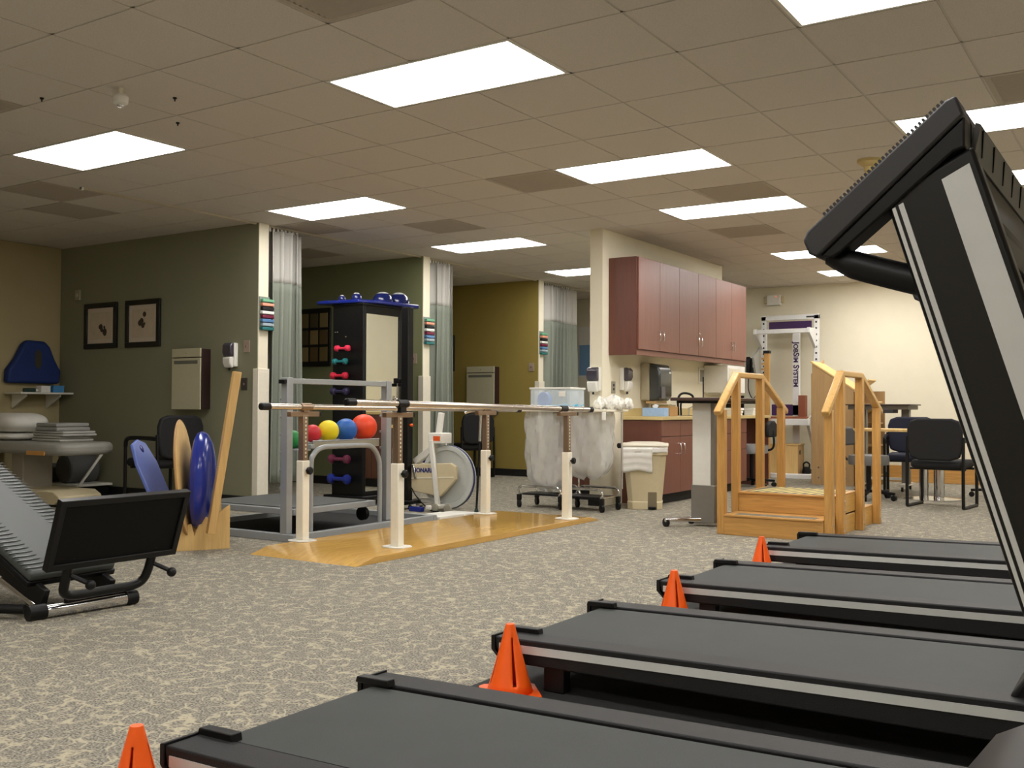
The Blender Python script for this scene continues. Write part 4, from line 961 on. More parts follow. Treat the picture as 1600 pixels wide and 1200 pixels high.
part('post', MB(pg).box(-4.77, -4.70, 13.81, 13.87, .0, 1.74), OAK_Z, pg, bev=.003); part('cap', MB(pg).box(-4.78, -4.69, 13.80, 13.88, 1.74, 1.78), BLACK, pg, bev=.003)
for k in range(20): part('peg', MB(pg).box(-4.81, -4.768, 13.82, 13.85, .25+k*.074, .275+k*.074), OAK_Z, pg, smooth=0)
wb = root('wooden_crate', 'pale wooden box with a round hand hole inside the white frame', 'box', (-4.5, 14.18, 0))
part('crate_front', MB(wb).box(-4.76, -4.36, 14.0, 14.018, .0, .46), PINE, wb, bev=.002); part('crate_back', MB(wb).box(-4.76, -4.36, 14.28, 14.298, .0, .46), PINE, wb, bev=.002)
sd = part('crate_side', MB(wb).box(-4.378, -4.36, 14.018, 14.28, 0, .46), PLY, wb, smooth=0); part('crate_side', MB(wb).box(-4.76, -4.742, 14.018, 14.28, 0, .46), PLY, wb, smooth=0); part('crate_lid', MB(wb).box(-4.77, -4.35, 13.99, 14.31, .46, .478), PINE, wb, bev=.002)
part('hand_hole', MB(wb).lathe([(.035, 0), (.03, .002)], (-4.3598, 14.12, .36), (1, 0, 0), 16), BLACK, sd)
kw = root('weight', 'small black weight beside the wooden box in the white frame', 'weight', (-4.28, 14.15, 0)); part('body', MB(kw).lathe([(.06, 0), (.07, .01), (.07, .06), (.06, .07), (.06, .10), (.05, .16)], (-4.28, 14.15, 0), n=18), BLACK, kw); part('handle', MB(kw).tube(smooth_path([(-4.32, 14.15, .15), (-4.32, 14.15, .2), (-4.28, 14.15, .225), (-4.24, 14.15, .2), (-4.24, 14.15, .15)], 4), .012, 8), BLACK, kw)
ph = root('wall_phone', 'black wall phone left of the white frame', 'phone', (-5.2, 14.6, 1.50)); part('base', MB(ph).box(-5.28, -5.13, 14.595, 14.645, 1.50, 1.72), DGREY, ph, bev=.01); part('handset', MB(ph).prism([(14.56, 1.46), (14.60, 1.48), (14.60, 1.72), (14.56, 1.74), (14.54, 1.70), (14.545, 1.52)], 'x', -5.30, -5.24), BLACK, ph, bev=.008)
part('cord', MB(ph).tube(smooth_path([(-5.27, 14.58, 1.47), (-5.28, 14.6, 1.25), (-5.22, 14.61, 1.12), (-5.16, 14.61, 1.2), (-5.15, 14.62, 1.48)], 5), .007, 6), BLACK, ph); part('card', MB(ph).box(-5.21, -5.15, 14.59, 14.595, 1.58, 1.7), PAPER, ph, smooth=0)

# ------------------------------------------------------------------ grey steel frame with raised deck, ball tray and balls
gf = root('steel_deck_frame', 'grey steel frame with a raised deck and ball tray behind the parallel bars', 'exercise frame', (-5.8, 5.9, 0))
bx0, bx1, by0, by1 = -6.62, -5.27, 5.26, 6.95
for a in ((bx0, bx1, by0, by0+.05), (bx0, bx1, by1-.05, by1), (bx0, bx0+.05, by0+.05, by1-.05), (bx1-.05, bx1, by0+.05, by1-.05)):
    part('base_rail', MB(gf).box(*a, 0, .055), ALU, gf, bev=.004)
part('floor_mat', MB(gf).box(bx0+.05, bx1-.05, by0+.05, by1-.05, 0, .012), MAT_RUB, gf, smooth=0)
for y in (5.29, 6.40):
    po = part('post', MB(gf).box(-5.41, -5.345, y-.03, y+.03, .055, 1.185), ALU, gf, bev=.005)
    for k in range(7): part('peg', MB(gf).lathe([(.012, 0), (.012, .03)], (-5.41, y, .25+k*.13), (-1, 0, 0), 8), ALU, po)
part('top_bar', MB(gf).box(-5.40, -5.355, 5.32, 6.37, 1.14, 1.18), ALU, gf, bev=.004); part('bar_end', MB(gf).box(-5.41, -5.35, 5.235, 5.26, 1.14, 1.17), BLACK, gf, bev=.003)
part('deck_frame', MB(gf).box(-6.55, -5.43, 5.42, 6.34, .17, .215), ALU, gf, bev=.004); part('deck_surface', MB(gf).box(-6.50, -5.48, 5.47, 6.29, .2155, .222), mat('charcoal_deck', (84, 86, 84), .6, bump=(300, .3)), gf, smooth=0)
for x, y in ((-5.5, 5.5), (-5.5, 6.26), (-6.48, 5.5), (-6.48, 6.26)):
    part('deck_wheel', MB(gf).lathe([(.015, -.02), (.055, -.018), (.055, .018), (.015, .02)], (x, y, .112), (0, 1, 0), 16), BLACK, gf)
for x in (-5.34,):
    part('curved_tube', MB(gf).tube(smooth_path([(x, 5.50, .055), (x, 5.50, .52), (x, 5.53, .62), (x, 5.62, .668), (x, 5.8, .672), (x, 6.05, .672), (x, 6.18, .655), (x, 6.26, .57), (x, 6.28, .45), (x, 6.28, .055)], 5), .02, 10), ALU, gf)
part('ball_tray', MB(gf).prism([(-5.60, .72), (-5.585, .70), (-5.44, .70), (-5.42, .72), (-5.41, .715), (-5.43, .69), (-5.595, .69), (-5.61, .715)], 'y', 5.60, 6.36), ALU, gf, bev=.002, label='shallow grey tray')
part('tray_front', MB(gf).box(-5.43, -5.415, 5.60, 6.36, .655, .712), mat('tray_olive_grey', (150, 146, 128), .5), gf, bev=.003)
part('tray_bracket', MB(gf).box(-5.56, -5.40, 5.56, 5.60, .66, .69), ALU, gf, bev=.003)
part('tray_bracket', MB(gf).box(-5.56, -5.40, 5.42, 5.56, .645, .66), ALU, gf, bev=.003)
RUB = lambda n, c: mat('rubber_'+n, c, .45, noise=(6, .05), bump=(350, .2))
for nm, c, y, z, rr, lb in (('green', (20, 130, 60), 5.49, .728, .068, 'small green ball at the left end of the ball tray'), ('red', (206, 38, 48), 5.695, .769, .068, 'small red ball beside the green ball'),
   ('yellow', (238, 216, 26), 5.868, .785, .084, 'yellow ball in the middle of the tray'), ('blue', (34, 96, 180), 6.07, .791, .090, 'blue ball between the yellow and the orange ball'), ('orange', (240, 72, 30), 6.285, .808, .107, 'large orange ball at the right end of the tray')):
    thing('exercise_ball', MB().ell((-5.515, y, z), rr, 28, 18), RUB(nm, c), lb, 'ball', 'exercise balls on the tray', smooth=180)

# ------------------------------------------------------------------ mirror tower with dumbbells
tw = root('mirror_tower', 'tall black cabinet with a mirror on one side and dumbbells on the other', 'mirror cabinet', (-6.87, 7.95, 0))
x0, x1, y0, y1 = -7.07, -6.67, 7.58, 8.20
part('side_panel', MB(tw).box(x0, x1-.001, y0, y0+.03, .09, 1.98), BLACKSAT, tw, bev=.003); part('side_panel', MB(tw).box(x0, x1-.03, y1-.03, y1, .09, 1.98), BLACKSAT, tw, bev=.003)
part('back_panel', MB(tw).box(x0, x0+.02, y0+.03, y1-.03, .09, 1.98), BLACKSAT, tw, smooth=0); part('top_panel', MB(tw).box(x0-.01, x1+.01, y0-.01, y1+.01, 1.98, 2.0), BLACKSAT, tw, bev=.003)
fr_ = part('mirror_stile', MB(tw).box(x1-.03, x1, y1-.06, y1, .09, 1.98), BLACKSAT, tw, bev=.004); part('mirror_stile', MB(tw).box(x1-.03, x1, y0+.03, y0+.05, .09, 1.98), BLACKSAT, tw, bev=.004)
part('mirror_stile', MB(tw).box(x1-.03, x1, y0+.05, y1-.06, 1.90, 1.98), BLACKSAT, tw, bev=.004); part('mirror_stile', MB(tw).box(x1-.03, x1, y0+.05, y1-.06, .09, .14), BLACKSAT, tw, bev=.004)
part('mirror', MB(tw).box(x1-.02, x1-.012, y0+.05, y1-.06, .14, 1.90), MIRROR, tw, smooth=0, label='tall mirror reflecting the cream wall')
part('base', MB(tw).box(x0-.06, x1+.06, y0-.06, y1+.08, .065, .095), BLACK, tw, bev=.006)
for x, y in ((x0-.02, y0-.02), (x1+.02, y0-.02), (x0-.02, y1+.04), (x1+.02, y1+.04)): part('caster', MB(tw).lathe([(.012, -.014), (.032, -.012), (.032, .012), (.012, .014)], (x, y, .032), (1, .3, 0), 12), BLACK, tw)
for x, z in ((-7.04, 1.72), (-7.01, 1.72), (-6.90, 1.67)): part('screw', MB(tw).lathe([(.008, 0), (.006, .004)], (x, y0, z), (0, -1, 0), 8), CHROME, tw)
def dumbbell(cx, z, L_, rr, col, nm, label):
    r = root('dumbbell', label, 'dumbbell', (cx, 7.50, z), group='vinyl dumbbells on the black cabinet')
    mt = mat('vinyl_'+nm, col, .3)
    part('handle', MB(r).tube([(cx-L_/2+.02, 7.50, z), (cx+L_/2-.02, 7.50, z)], rr*.42, 10), mt, r)
    for s in (-1, 1): part('head', MB(r).lathe([(rr*.45, 0), (rr*.9, .01), (rr, .025), (rr*.92, .045), (rr*.4, .055)], (cx+s*(L_/2-.045), 7.50, z), (s, 0, 0), 14), mt, r)
    for s in (-.25, .25): part('bracket', MB(r).box(cx+s*L_-.006, cx+s*L_+.006, 7.49, 7.578, z-rr*.42-.012, z-rr*.42), BLACKSAT, r, smooth=0)
for cx, z, L_, rr, col, nm, lb in ((-6.87, 1.55, .17, .032, (226, 52, 84), 'pink', 'pink dumbbell, topmost on the black cabinet'), (-6.90, 1.42, .17, .032, (30, 116, 120), 'teal', 'teal dumbbell below the pink one'),
    (-6.91, 1.28, .19, .036, (190, 34, 58), 'crimson', 'red dumbbell below the teal one'), (-6.90, 1.125, .20, .038, (44, 38, 70), 'indigo', 'dark indigo dumbbell just above the hand rail'),
    (-6.90, .455, .23, .046, (104, 40, 66), 'maroon', 'maroon dumbbell below the ball tray'), (-6.90, .26, .24, .05, (28, 44, 130), 'royal', 'blue dumbbell, lowest on the black cabinet')):
    dumbbell(cx, z, L_, rr, col, nm, lb)
# on top of the tower
bo = root('balance_board', 'blue balance board lying on top of the mirror cabinet', 'balance board', (-6.87, 7.92, 2.001)); part('deck', MB(bo).prism([(-7.24, 7.52), (-7.12, 7.50), (-6.72, 7.56), (-6.60, 7.75), (-6.56, 8.32), (-6.62, 8.40), (-6.80, 8.42), (-7.0, 8.30), (-7.2, 7.8)], 'z', 2.001, 2.035), BLUE, bo, bev=.01, seg=3); part('rim', MB(bo).prism([(-7.1, 7.62), (-6.75, 7.66), (-6.68, 8.2), (-6.95, 8.25)], 'z', 2.035, 2.04), BLUE, bo, bev=.002)
DOME = mat('glossy_navy', (24, 34, 92), .16)
for x, y, rr, hh, lb in ((-6.99, 7.62, .04, .055, 'smallest navy dome on the mirror cabinet, far left'), (-6.83, 7.66, .055, .075, 'small navy dome with a silver top, second from left'), (-6.72, 7.93, .105, .10, 'large navy dome, left of the two'), (-6.70, 8.16, .115, .115, 'largest navy dome, at the right on the cabinet')):
    q = root('balance_dome', lb, 'balance dome', (x, y, 2.041), group='domes on the mirror cabinet')
    part('dome', MB(q).lathe([(rr, 0)]+[(rr*math.cos(a), hh*math.sin(a)) for a in [PI/2*k/8 for k in range(9)]], (x, y, 2.041), n=24), DOME, q); part('cap', MB(q).lathe([(rr*.62, hh*.80), (rr*.5, hh*.88), (rr*.3, hh*.97), (rr*.02, hh*1.015)], (x, y, 2.041), n=20, caps=False), SILPLAS, q)
# black pulley column with chrome rods in front of the mirror
cc = root('pulley_column', 'black pulley column with chrome rods on a wheeled base before the mirror', 'exercise machine', (-6.15, 7.62, 0))
part('post', MB(cc).box(-6.205, -6.12, 7.60, 7.68, .085, 1.93), BLACKSAT, cc, bev=.004)
part('base', MB(cc).box(-6.42, -6.04, 7.54, 7.60, .05, .085), BLACK, cc, bev=.006); part('base', MB(cc).box(-6.18, -6.08, 7.42, 7.86, .045, .083), BLACK, cc, bev=.006)
for x, y in ((-6.40, 7.57), (-6.06, 7.57), (-6.13, 7.45), (-6.13, 7.83)): part('caster', MB(cc).lathe([(.01, -.012), (.024, -.01), (.024, .01), (.01, .012)], (x, y, .024), (1, .2, 0), 12), BLACK, cc)
part('rod', MB(cc).tube([(-6.26, 7.62, .22), (-6.26, 7.62, 1.20)], .012, 10), CHROME, cc); part('rod', MB(cc).tube([(-6.31, 7.62, .30), (-6.31, 7.62, 1.08)], .010, 10), CHROME, cc)
for z in (.22, .42, .90): part('cylinder', MB(cc).lathe([(.02, 0), (.033, .01), (.033, .15), (.02, .16)], (-6.285, 7.62, z), n=16), CHROME, cc)
part('wood_pad', MB(cc).box(-6.34, -6.175, 7.60, 7.65, .77, .80), PINE, cc, bev=.004); part('bracket', MB(cc).box(-6.33, -6.175, 7.61, 7.64, 1.17, 1.20), BLACK, cc, bev=.004); part('bracket', MB(cc).box(-6.30, -6.23, 7.60, 7.66, 1.2, 1.25), BLACK, cc, bev=.004)
part('stopper', MB(cc).lathe([(.03, 0), (.03, .02), (.018, .03)], (-6.26, 7.62, .19), n=14), CHROME, cc); part('orange_knob', MB(cc).lathe([(.012, 0), (.016, .02), (.008, .03)], (-6.12, 7.64, .80), (1, 0, 0), 10), ORANGE, cc)

# ------------------------------------------------------------------ exercise bike (front towards +x)
bi = root('exercise_bike', 'white flywheel exercise bike with a beige chain guard and blue lettering', 'exercise bike', (-5.85, 7.75, 0))
WY = 7.75; wcx, wcz, wr = -5.74, .315, .295
part('flywheel', MB(bi).lathe([(.03, -.02), (wr-.05, -.012), (wr-.04, -.03), (wr, -.03), (wr, .03), (wr-.04, .03), (wr-.05, .012), (.03, .02)], (wcx, WY, wcz), (0, 1, 0), 44), mat('pale_grey_enamel_wheel', (196, 200, 196), .35), bi)
part('rim_belt', MB(bi).lathe([(wr+.001, -.012), (wr+.005, -.012), (wr+.005, .012), (wr+.001, .012)], (wcx, WY, wcz), (0, 1, 0), 44, caps=False), mat('navy_belt', (40, 46, 96), .5), bi)
gd = part('chain_guard', MB(bi).prism([(-6.14, .17), (-6.14, .425), (-5.66, .45), (-5.60, .42), (-5.60, .30), (-5.70, .20), (-5.78, .13)], 'y', WY-.085, WY-.045), BEIGEP, bi, bev=.008, seg=3)
part('guard_ridge', MB(bi).prism([(-6.13, .285), (-5.62, .315), (-5.62, .325), (-6.13, .295)], 'y', WY-.088, WY-.085), IVORY, gd, smooth=0)
text_part('lettering', 'MONARK', .060, mat('navy_print', (38, 52, 120), .5), gd, frame3((1, 0, .03), (0, 0, 1), Vector((-5.98, WY-.0865, .37))-OFF[bi.name]), .003, .002)
part('fork', MB(bi).bar((-5.875, WY-.10, .66), (-5.79, WY-.10, .03), .03, .05), WHITEP, bi, bev=.008); part('fork', MB(bi).bar((-5.875, WY+.10, .66), (-5.79, WY+.10, .03), .03, .05), WHITEP, bi, bev=.008)
part('console_box', MB(bi).box(-5.91, -5.75, WY-.10, WY+.06, .63, .73), WHITEP, bi, bev=.008)
part('console_label', MB(bi).box(-5.85, -5.77, WY-.102, WY-.1, .655, .70), mat('orange_print', (226, 92, 34), .5), bi, smooth=0)
part('stem', MB(bi).bar((-5.86, WY, .72), (-5.83, WY, .92), .045, .05), WHITEP, bi, bev=.006)
part('frame_tube', MB(bi).bar((-5.89, WY, .60), (-6.14, WY, .44), .06, .07), WHITEP, bi, bev=.012)
part('crank', MB(bi).bar((-6.06, WY-.10, .29), (-6.09, WY-.10, .42), .02, .025), CHROME, bi, bev=.004); part('pedal', MB(bi).box(-6.14, -6.06, WY+.1, WY+.2, .43, .48), BLUE, bi, bev=.006)
part('front_stabilizer', MB(bi).box(-5.82, -5.76, WY-.26, WY+.26, .02, .06), WHITEP, bi, bev=.01); part('rear_stabilizer', MB(bi).box(-6.14, -6.09, WY+.0, WY+.25, .02, .06), WHITEP, bi, bev=.01); part('spine', MB(bi).box(-6.12, -5.8, WY+.01, WY+.06, .05, .10), WHITEP, bi, bev=.008)
part('blue_foot', MB(bi).box(-5.98, -5.84, WY-.30, WY-.24, 0, .045), BLUE, bi, bev=.006)
for dx in (0, .155): part('transport_wheel', MB(bi).lathe([(.014, -.016), (.034, -.014), (.040, -.012), (.040, .012), (.014, .016)], (-5.74+dx, WY-.22, .04), (0, 1, 0), 18), mat('grey_wheel', (150, 146, 132), .5), bi)
part('cable', MB(bi).tube(smooth_path([(-6.10, WY-.11, .2), (-6.02, WY-.14, .13), (-5.9, WY-.18, .06), (-5.75, WY-.24, .012), (-5.6, WY-.22, .012)], 5), .006, 6), BLACK, bi)
wp = root('white_plank', 'white plank lying on the floor between the platform and the bike', 'plank', (-5.45, 7.05, 0)); part('board', MB(wp).box(-5.52, -5.26, 6.98, 7.32, .0, .035), WHITEP, wp, bev=.006); part('board', MB(wp).box(-5.50, -5.24, 7.325, 7.50, .0, .033), WHITEP, wp, bev=.006)
cn = root('walking_cane', 'black walking cane with a chrome handle beside the bike', 'cane', (-5.36, 7.68, 0))
part('shaft', MB(cn).tube([(-5.37, 7.68, .03), (-5.35, 7.70, .66)], .011, 10), BLACK, cn); part('upper_shaft', MB(cn).tube([(-5.35, 7.70, .66), (-5.345, 7.705, .90)], .013, 10), CHROME, cn); part('tip', MB(cn).lathe([(.022, 0), (.018, .03), (.013, .045)], (-5.37, 7.68, 0), n=12), mat('dark_teal_rubber', (30, 52, 50), .7), cn)
part('handle', MB(cn).tube(smooth_path([(-5.345, 7.705, .89), (-5.35, 7.70, .94), (-5.40, 7.66, .945), (-5.46, 7.61, .925)], 5), .018, 10), CHROME, cn)

# ------------------------------------------------------------------ rocker boards in their plywood stand
RS = math.radians(60)
ws = root('board_stand', 'notched plywood stand holding the rocker boards', 'stand', (-5.61, 4.49, 0), RS, world=False)
outl = [(0, 0), (.37, 0), (.37, .30), (.30, .255), (.275, .22), (.255, .12), (.235, .21), (.20, .23), (.17, .19), (.135, .10), (.115, .18), (.08, .17), (.05, .16), (.03, .06), (.015, .14), (0, .14)]
for y0 in (0, .30): part('notched_panel', MB().prism(outl, 'y', y0, y0+.018), PINE, ws, bev=.002)
part('rail', MB().box(.02, .06, .018, .30, .0, .04), PINE, ws, bev=.002); part('rail', MB().box(.31, .35, .018, .30, .0, .04), PINE, ws, bev=.002)
Rz = Matrix.Rotation(RS, 3, 'Z')
def wpt(x, y, z): return Vector((-5.61, 4.49, 0)) + Rz @ Vector((x, y, z))
def board(name, mb_fn, parts, label, x, z, tilt, yaw, y=.16):
    """board standing on edge: disc plane holds local y and z; tilt about the local y axis"""
    o = root(name, label, 'balance board', tuple(wpt(x, y, z)), 0, world=False)
    o.rotation_euler = (Matrix.Rotation(RS+yaw, 3, 'Z') @ Matrix.Rotation(tilt, 3, 'Y')).to_euler()
    for nm, mb, mt, kw in parts: part(nm, mb, mt, o, **kw)
    return o
board('rocker_disc', None, [('disc', MB().lathe([(.385, -.011), (.40, -.004), (.40, .004), (.385, .011)], (0, 0, 0), (1, 0, 0), 40), PINE, {}), ('rubber_edge', MB().lathe([(.401, -.008), (.406, -.003), (.406, .003), (.401, .008)], (0, 0, 0), (1, 0, 0), 40, caps=False), mat('ply_edge', (176, 136, 84), .6), {})],
      'large pale wooden disc standing upright in the plywood stand', .095, .478, -.10, -.30)
board('rocker_disc', None, [('disc', MB().lathe([(.03, -.045), (.30, -.045), (.33, -.032), (.342, -.005), (.325, .03), (.26, .065), (.16, .085), (.03, .095)], (0, 0, 0), (1, 0, 0), 44), mat('glossy_blue_shell', (26, 46, 140), .18), {}), ('grip_ring', MB().lathe([(.10, -.045), (.12, -.053), (.14, -.045)], (0, 0, 0), (1, 0, 0), 32, caps=False), BLUE, {})],
      'glossy dark blue domed disc beside the wooden disc', .205, .46, .02, -.30)
board('rocker_board', None, [('plank', MB().prism([(-.16, -.36), (.16, -.36), (.17, .2), (.11, .34), (0, .37), (-.11, .34), (-.17, .2)], 'x', -.012, .012), LBLUE, {'bev': .006}), ('hand_hole', MB().lathe([(.028, 0), (.024, .002)], (.0125, 0, .30), (1, 0, 0), 16), BLUE, {})],
      'light blue rocker board leaning left out of the plywood stand', -.085, .405, -.42, -.50)
board('long_board', None, [('plank', MB().box(-.026, .026, -.035, .035, -.55, .55), mat('honey_board', (208, 170, 108), .5, wood=('z', 2.4, .14)), {'bev': .004}), ('knob', MB().lathe([(.008, 0), (.006, .008)], (-.026, 0, -.1), (-1, 0, 0), 8), CHROME, {})],
      'long narrow wooden board leaning against the right of the plywood stand', .300, .665, .15, 0, -.12)

# ------------------------------------------------------------------ reclined exercise machine at lower left
re_ = root('recline_machine', 'black reclined exercise machine with a ribbed pad and foot plate', 'exercise machine', (-4.6, 2.95, 0))
pc = Vector((-4.155, 3.02, .40)); nrm = Vector((.30, 0, -.105)).normalized(); upv = Vector((.105, 0, .30)).normalized()
RP = Matrix((nrm, Vector((0, 1, 0)), upv)).transposed()
fpl = part('foot_plate', MB(re_).obox(pc, (.02, .69, .32), RP), mat('black_foot_plate', (7, 7, 7), .6, spec=.2), re_, bev=.004)
for dy, dz, sy, sz in ((0, .155, .70, .03), (0, -.155, .70, .03), (-.335, 0, .03, .31), (.335, 0, .03, .31)):
    part('plate_rim', MB(re_).obox(pc+RP @ Vector((.002, dy, dz)), (.036, sy, sz), RP), BLACKSAT, fpl, bev=.003)
for y in (2.80, 3.25):
    part('plate_strut', MB(re_).bar(Vector((-4.12, y, .53)), Vector((-4.225, y, .23)), .04, .03, (1, 0, 0)), BLACKSAT, re_, bev=.006)
up = smooth_path([(-4.205, 2.80, .29), (-4.25, 2.80, .17), (-4.275, 2.815, .115), (-4.285, 2.88, .095), (-4.285, 3.05, .095), (-4.285, 3.18, .095), (-4.275, 3.235, .115), (-4.25, 3.25, .17), (-4.205, 3.25, .29)], 5)
part('u_tube', MB(re_).tube(up, .022, 10), BLACKSAT, re_)
part('u_tube', MB(re_).tube([(-4.33, 2.86, .07), (-4.33, 3.2, .075)], .018, 10), BLACKSAT, re_)
for y, s in ((2.80, 1), (3.25, 1)):
    part('knob', MB(re_).tube([(-4.22, y+.01, .20), (-4.17, y+.06, .165)], .011, 8).ell((-4.16, y+.07, .155), .024, 12, 8), BLACK, re_)
part('floor_tube', MB(re_).tube([(-4.34, 2.74, .033), (-4.30, 3.18, .033)], .030, 18), CHROME, re_, label='chrome floor tube with black ends')
for a, b in (((-4.346, 2.68, .035), (-4.338, 2.76, .035)), ((-4.302, 3.16, .035), (-4.296, 3.215, .035))): part('end_cap', MB(re_).tube([a, b], .035, 16), BLACK, re_)
# inclined pad: along d, from its front lip up towards -x
d = Vector((-1, 0, .44)).normalized(); nn = Vector((.44, 0, 1)).normalized(); RQ = Matrix((d, Vector((0, 1, 0)), -nn)).transposed()
p0 = Vector((-4.44, 2.975, .175)); Ln = 1.75
part('pad_base', MB(re_).obox(p0+d*Ln/2-nn*.035, (Ln, .47, .03), RQ), BLACK, re_, bev=.006)
pad = part('pad', MB(re_).obox(p0+d*Ln/2, (Ln, .46, .05), RQ), mat('grey_silver_vinyl', (74, 78, 77), .5, spec=.4), re_, bev=.02, seg=3, label='grey vinyl pad with ribbed edges')
rib = None
for k in range(34):
    for y in (2.80, 3.15):
        c = p0+d*(.05+k*.036)+nn*.026
        if rib is None:
            rib = part('rib', MB().ell((0, 0, 0), (.010, .065, .003), 10, 8), mat('grey_vinyl_rib', (104, 108, 106), .25, spec=.7), pad); q = rib
        else:
            q = rib.copy(); COL.objects.link(q)
        q.parent = pad; q.location = c + Vector((0, y-2.975+2.975, 0)) - Vector((0, 2.975, 0)) - OFF[re_.name]
part('carriage_rail', MB(re_).bar(Vector((-4.40, 2.80, .07)), Vector((-5.9, 2.80, .66)), .03, .10), BLACK, re_, bev=.004); part('carriage_rail', MB(re_).bar(Vector((-4.40, 3.15, .07)), Vector((-5.9, 3.15, .66)), .03, .10), BLACK, re_, bev=.004)
part('chrome_rod', MB(re_).tube([(-4.36, 2.72, .06), (-4.60, 2.70, .16)], .014, 10), CHROME, re_); part('lever', MB(re_).tube([(-4.40, 2.70, .045), (-4.52, 2.62, .05)], .022, 10), BLACK, re_)
part('rear_leg', MB(re_).box(-5.86, -5.80, 2.78, 3.17, 0, .62), BLACK, re_, bev=.004)

# ------------------------------------------------------------------ first bay: treatment table, shelves, bedding
tt = root('treatment_table', 'grey upholstered treatment table in the dim left bay', 'treatment table', (-9.55, 5.95, 0))
part('cushion', MB(tt).prism([(-10.5, 5.64), (-8.85, 5.64), (-8.72, 5.70), (-8.66, 5.82), (-8.66, 6.12), (-8.72, 6.24), (-8.85, 6.30), (-10.5, 6.30)], 'z', .50, .62), VINYLG, tt, bev=.045, seg=4)
part('wood_plate', MB(tt).box(-9.19, -8.90, 5.628, 5.642, .50, .54), mat('honey_block', (212, 156, 84), .5), tt, bev=.003)
part('support_column', MB(tt).box(-9.72, -9.52, 5.80, 6.12, .12, .50), mat('warm_grey_steel', (170, 164, 150), .5), tt, bev=.01)
part('base_cover', MB(tt).prism([(-10.3, .03), (-8.88, .03), (-8.80, .07), (-8.80, .11), (-8.90, .155), (-10.3, .155)], 'y', 5.72, 6.18), BEIGEP, tt, bev=.01, seg=3)
part('badge', MB(tt).lathe([(.02, 0), (.018, .003)], (-9.2, 5.72, .09), (0, -1, 0), 14), DGREY, tt)
part('base_foot', MB(tt).box(-10.2, -8.95, 5.75, 6.15, 0, .03), BLACK, tt, smooth=0)
pl = mat('white_linen', (226, 224, 216), .85, noise=(20, .05))
for x, z, rx, rz_, lb in ((-9.92, .798, .34, .10, 'upper white pillow on the treatment table'), (-9.95, .658, .36, .038, 'lower flat white pillow on the treatment table')):
    def pf(u, v, x=x, z=z, rx=rx, rz_=rz_):
        a = 2*PI*u; th = PI*v; s2 = math.sin(th); e = .6
        sg = lambda q: math.copysign(abs(q)**e, q)
        return (x+rx*sg(math.cos(a))*abs(s2)**.5, 5.95+.24*sg(math.sin(a))*abs(s2)**.5, max(.6205, z+rz_*math.cos(th)))
    pm = MB().sheet(pf, 28, 14); 
    thing('pillow', pm, pl, lb, 'pillow', 'pillows on the treatment table', smooth=180)
for k, (x0, x1, z0, z1, lb) in enumerate(((-9.50, -9.02, .621, .672, 'lowest folded grey towel of the stack'), (-9.48, -8.97, .673, .722, 'middle folded grey towel of the stack'), (-9.44, -9.08, .723, .80, 'top folded grey towel of the stack'))):
    q = root('folded_towel', lb, 'towel', ((x0+x1)/2, 6.05, z0), group='stack of folded towels')
    tw_m = mat('grey_towel_%d' % k, [(190, 188, 180), (176, 174, 168), (150, 150, 146)][k], .95, bump=(200, .4)); h2 = (z1-z0)/2
    part('fold', MB(q).box(x0, x1, 5.87, 6.24, z0, z0+h2-.001), tw_m, q, bev=.012, seg=3); part('fold', MB(q).box(x0+.006, x1-.012, 5.875, 6.235, z0+h2+.001, z1), tw_m, q, bev=.012, seg=3)
sh = root('wall_shelf', 'white wall shelf in the corner of the dim bay', 'shelf', (-10.45, 6.52, 1.09)); part('board', MB(sh).box(-10.625, -10.30, 6.24, 6.86, 1.095, 1.115), WHITEP, sh, bev=.003)
for y in (6.34, 6.74): part('bracket', MB(sh).prism([(-10.625, .94), (-10.605, .94), (-10.36, 1.07), (-10.36, 1.094), (-10.625, 1.094)], 'y', y-.01, y+.01), WHITEP, sh, bev=.002)
bxs = root('carton', 'small white box on the corner wall shelf', 'box', (-10.40, 6.57, 1.116)); part('body', MB(bxs).box(-10.45, -10.36, 6.51, 6.62, 1.116, 1.18), PAPER, bxs, bev=.003); part('lid', MB(bxs).box(-10.453, -10.357, 6.507, 6.623, 1.18, 1.186), PAPER, bxs, smooth=0)
bxs = root('carton', 'small blue box on the corner wall shelf', 'box', (-10.42, 6.72, 1.116)); part('body', MB(bxs).box(-10.48, -10.37, 6.66, 6.79, 1.116, 1.185), mat('box_blue', (70, 140, 196), .7), bxs, bev=.003); part('lid', MB(bxs).box(-10.483, -10.367, 6.657, 6.793, 1.185, 1.192), mat('box_blue', (70, 140, 196), .7), bxs, smooth=0)
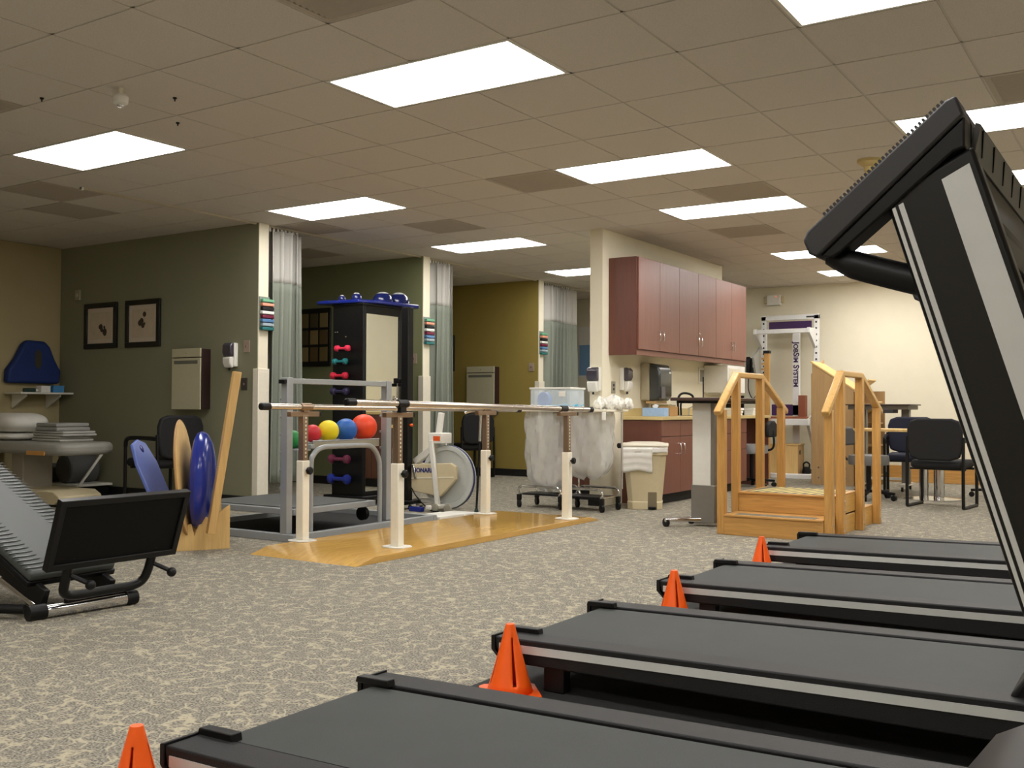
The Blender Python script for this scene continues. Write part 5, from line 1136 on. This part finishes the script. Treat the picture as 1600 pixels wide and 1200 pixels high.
gs = root('spray_bottle', 'dark green bottle lying on the corner wall shelf', 'bottle', (-10.40, 6.40, 1.116)); part('body', MB(gs).tube([(-10.40, 6.33, 1.138), (-10.40, 6.46, 1.138)], .022, 12), mat('dark_green_plastic', (40, 64, 56), .4), gs); part('cap', MB(gs).tube([(-10.40, 6.46, 1.138), (-10.40, 6.49, 1.138)], .014, 10), WHITEP, gs)
bg = root('hanging_bag', 'dark blue bag with a hand slot hanging on the left wall', 'bag', (-10.56, 6.53, 1.21))
body = [(6.22, 1.215), (6.84, 1.215), (6.85, 1.36), (6.78, 1.48), (6.72, 1.62), (6.66, 1.685), (6.45, 1.69), (6.40, 1.64), (6.32, 1.48), (6.23, 1.36)]
part('body', MB(bg).prism(body, 'x', -10.625, -10.52), mat('navy_nylon', (20, 48, 112), .7), bg, bev=.03, seg=3); part('hand_slot', MB(bg).prism([(6.53, 1.42), (6.57, 1.36), (6.61, 1.42), (6.61, 1.55), (6.57, 1.60), (6.53, 1.55)], 'x', -10.522, -10.518), mat('slot_brown', (64, 58, 48), .8), bg, smooth=0)
rk = root('bolster_rack', 'white low rack holding grey bolsters behind the treatment table', 'rack', (-10.0, 6.65, 0))
part('bottom_shelf', MB(rk).box(-10.55, -9.58, 6.44, 6.86, .12, .145), WHITEP, rk, bev=.003); part('end_strut', MB(rk).bar((-9.57, 6.45, .13), (-9.57, 6.80, .56), .02, .025), WHITEP, rk, bev=.003); part('end_strut', MB(rk).bar((-10.56, 6.45, .13), (-10.56, 6.80, .56), .02, .025), WHITEP, rk, bev=.003); part('plinth', MB(rk).box(-10.5, -9.62, 6.5, 6.84, 0, .12), BLACK, rk, smooth=0)
GB = mat('charcoal_bolster', (92, 92, 92), .7)
for x, rr, lb in ((-9.86, .15, 'large round grey bolster on the low rack'), (-10.19, .10, 'small round grey bolster on the low rack')):
    q = root('bolster', lb, 'bolster', (x, 6.62, .146), group='bolsters on the low rack'); part('roll', MB(q).tube([(x, 6.46, .147+rr), (x, 6.80, .147+rr)], rr, 24), GB, q, bev=.015); part('end_seam', MB(q).lathe([(rr*.8, 0), (rr*.78, .004)], (x, 6.46, .147+rr), (0, -1, 0), 24), GB, q)
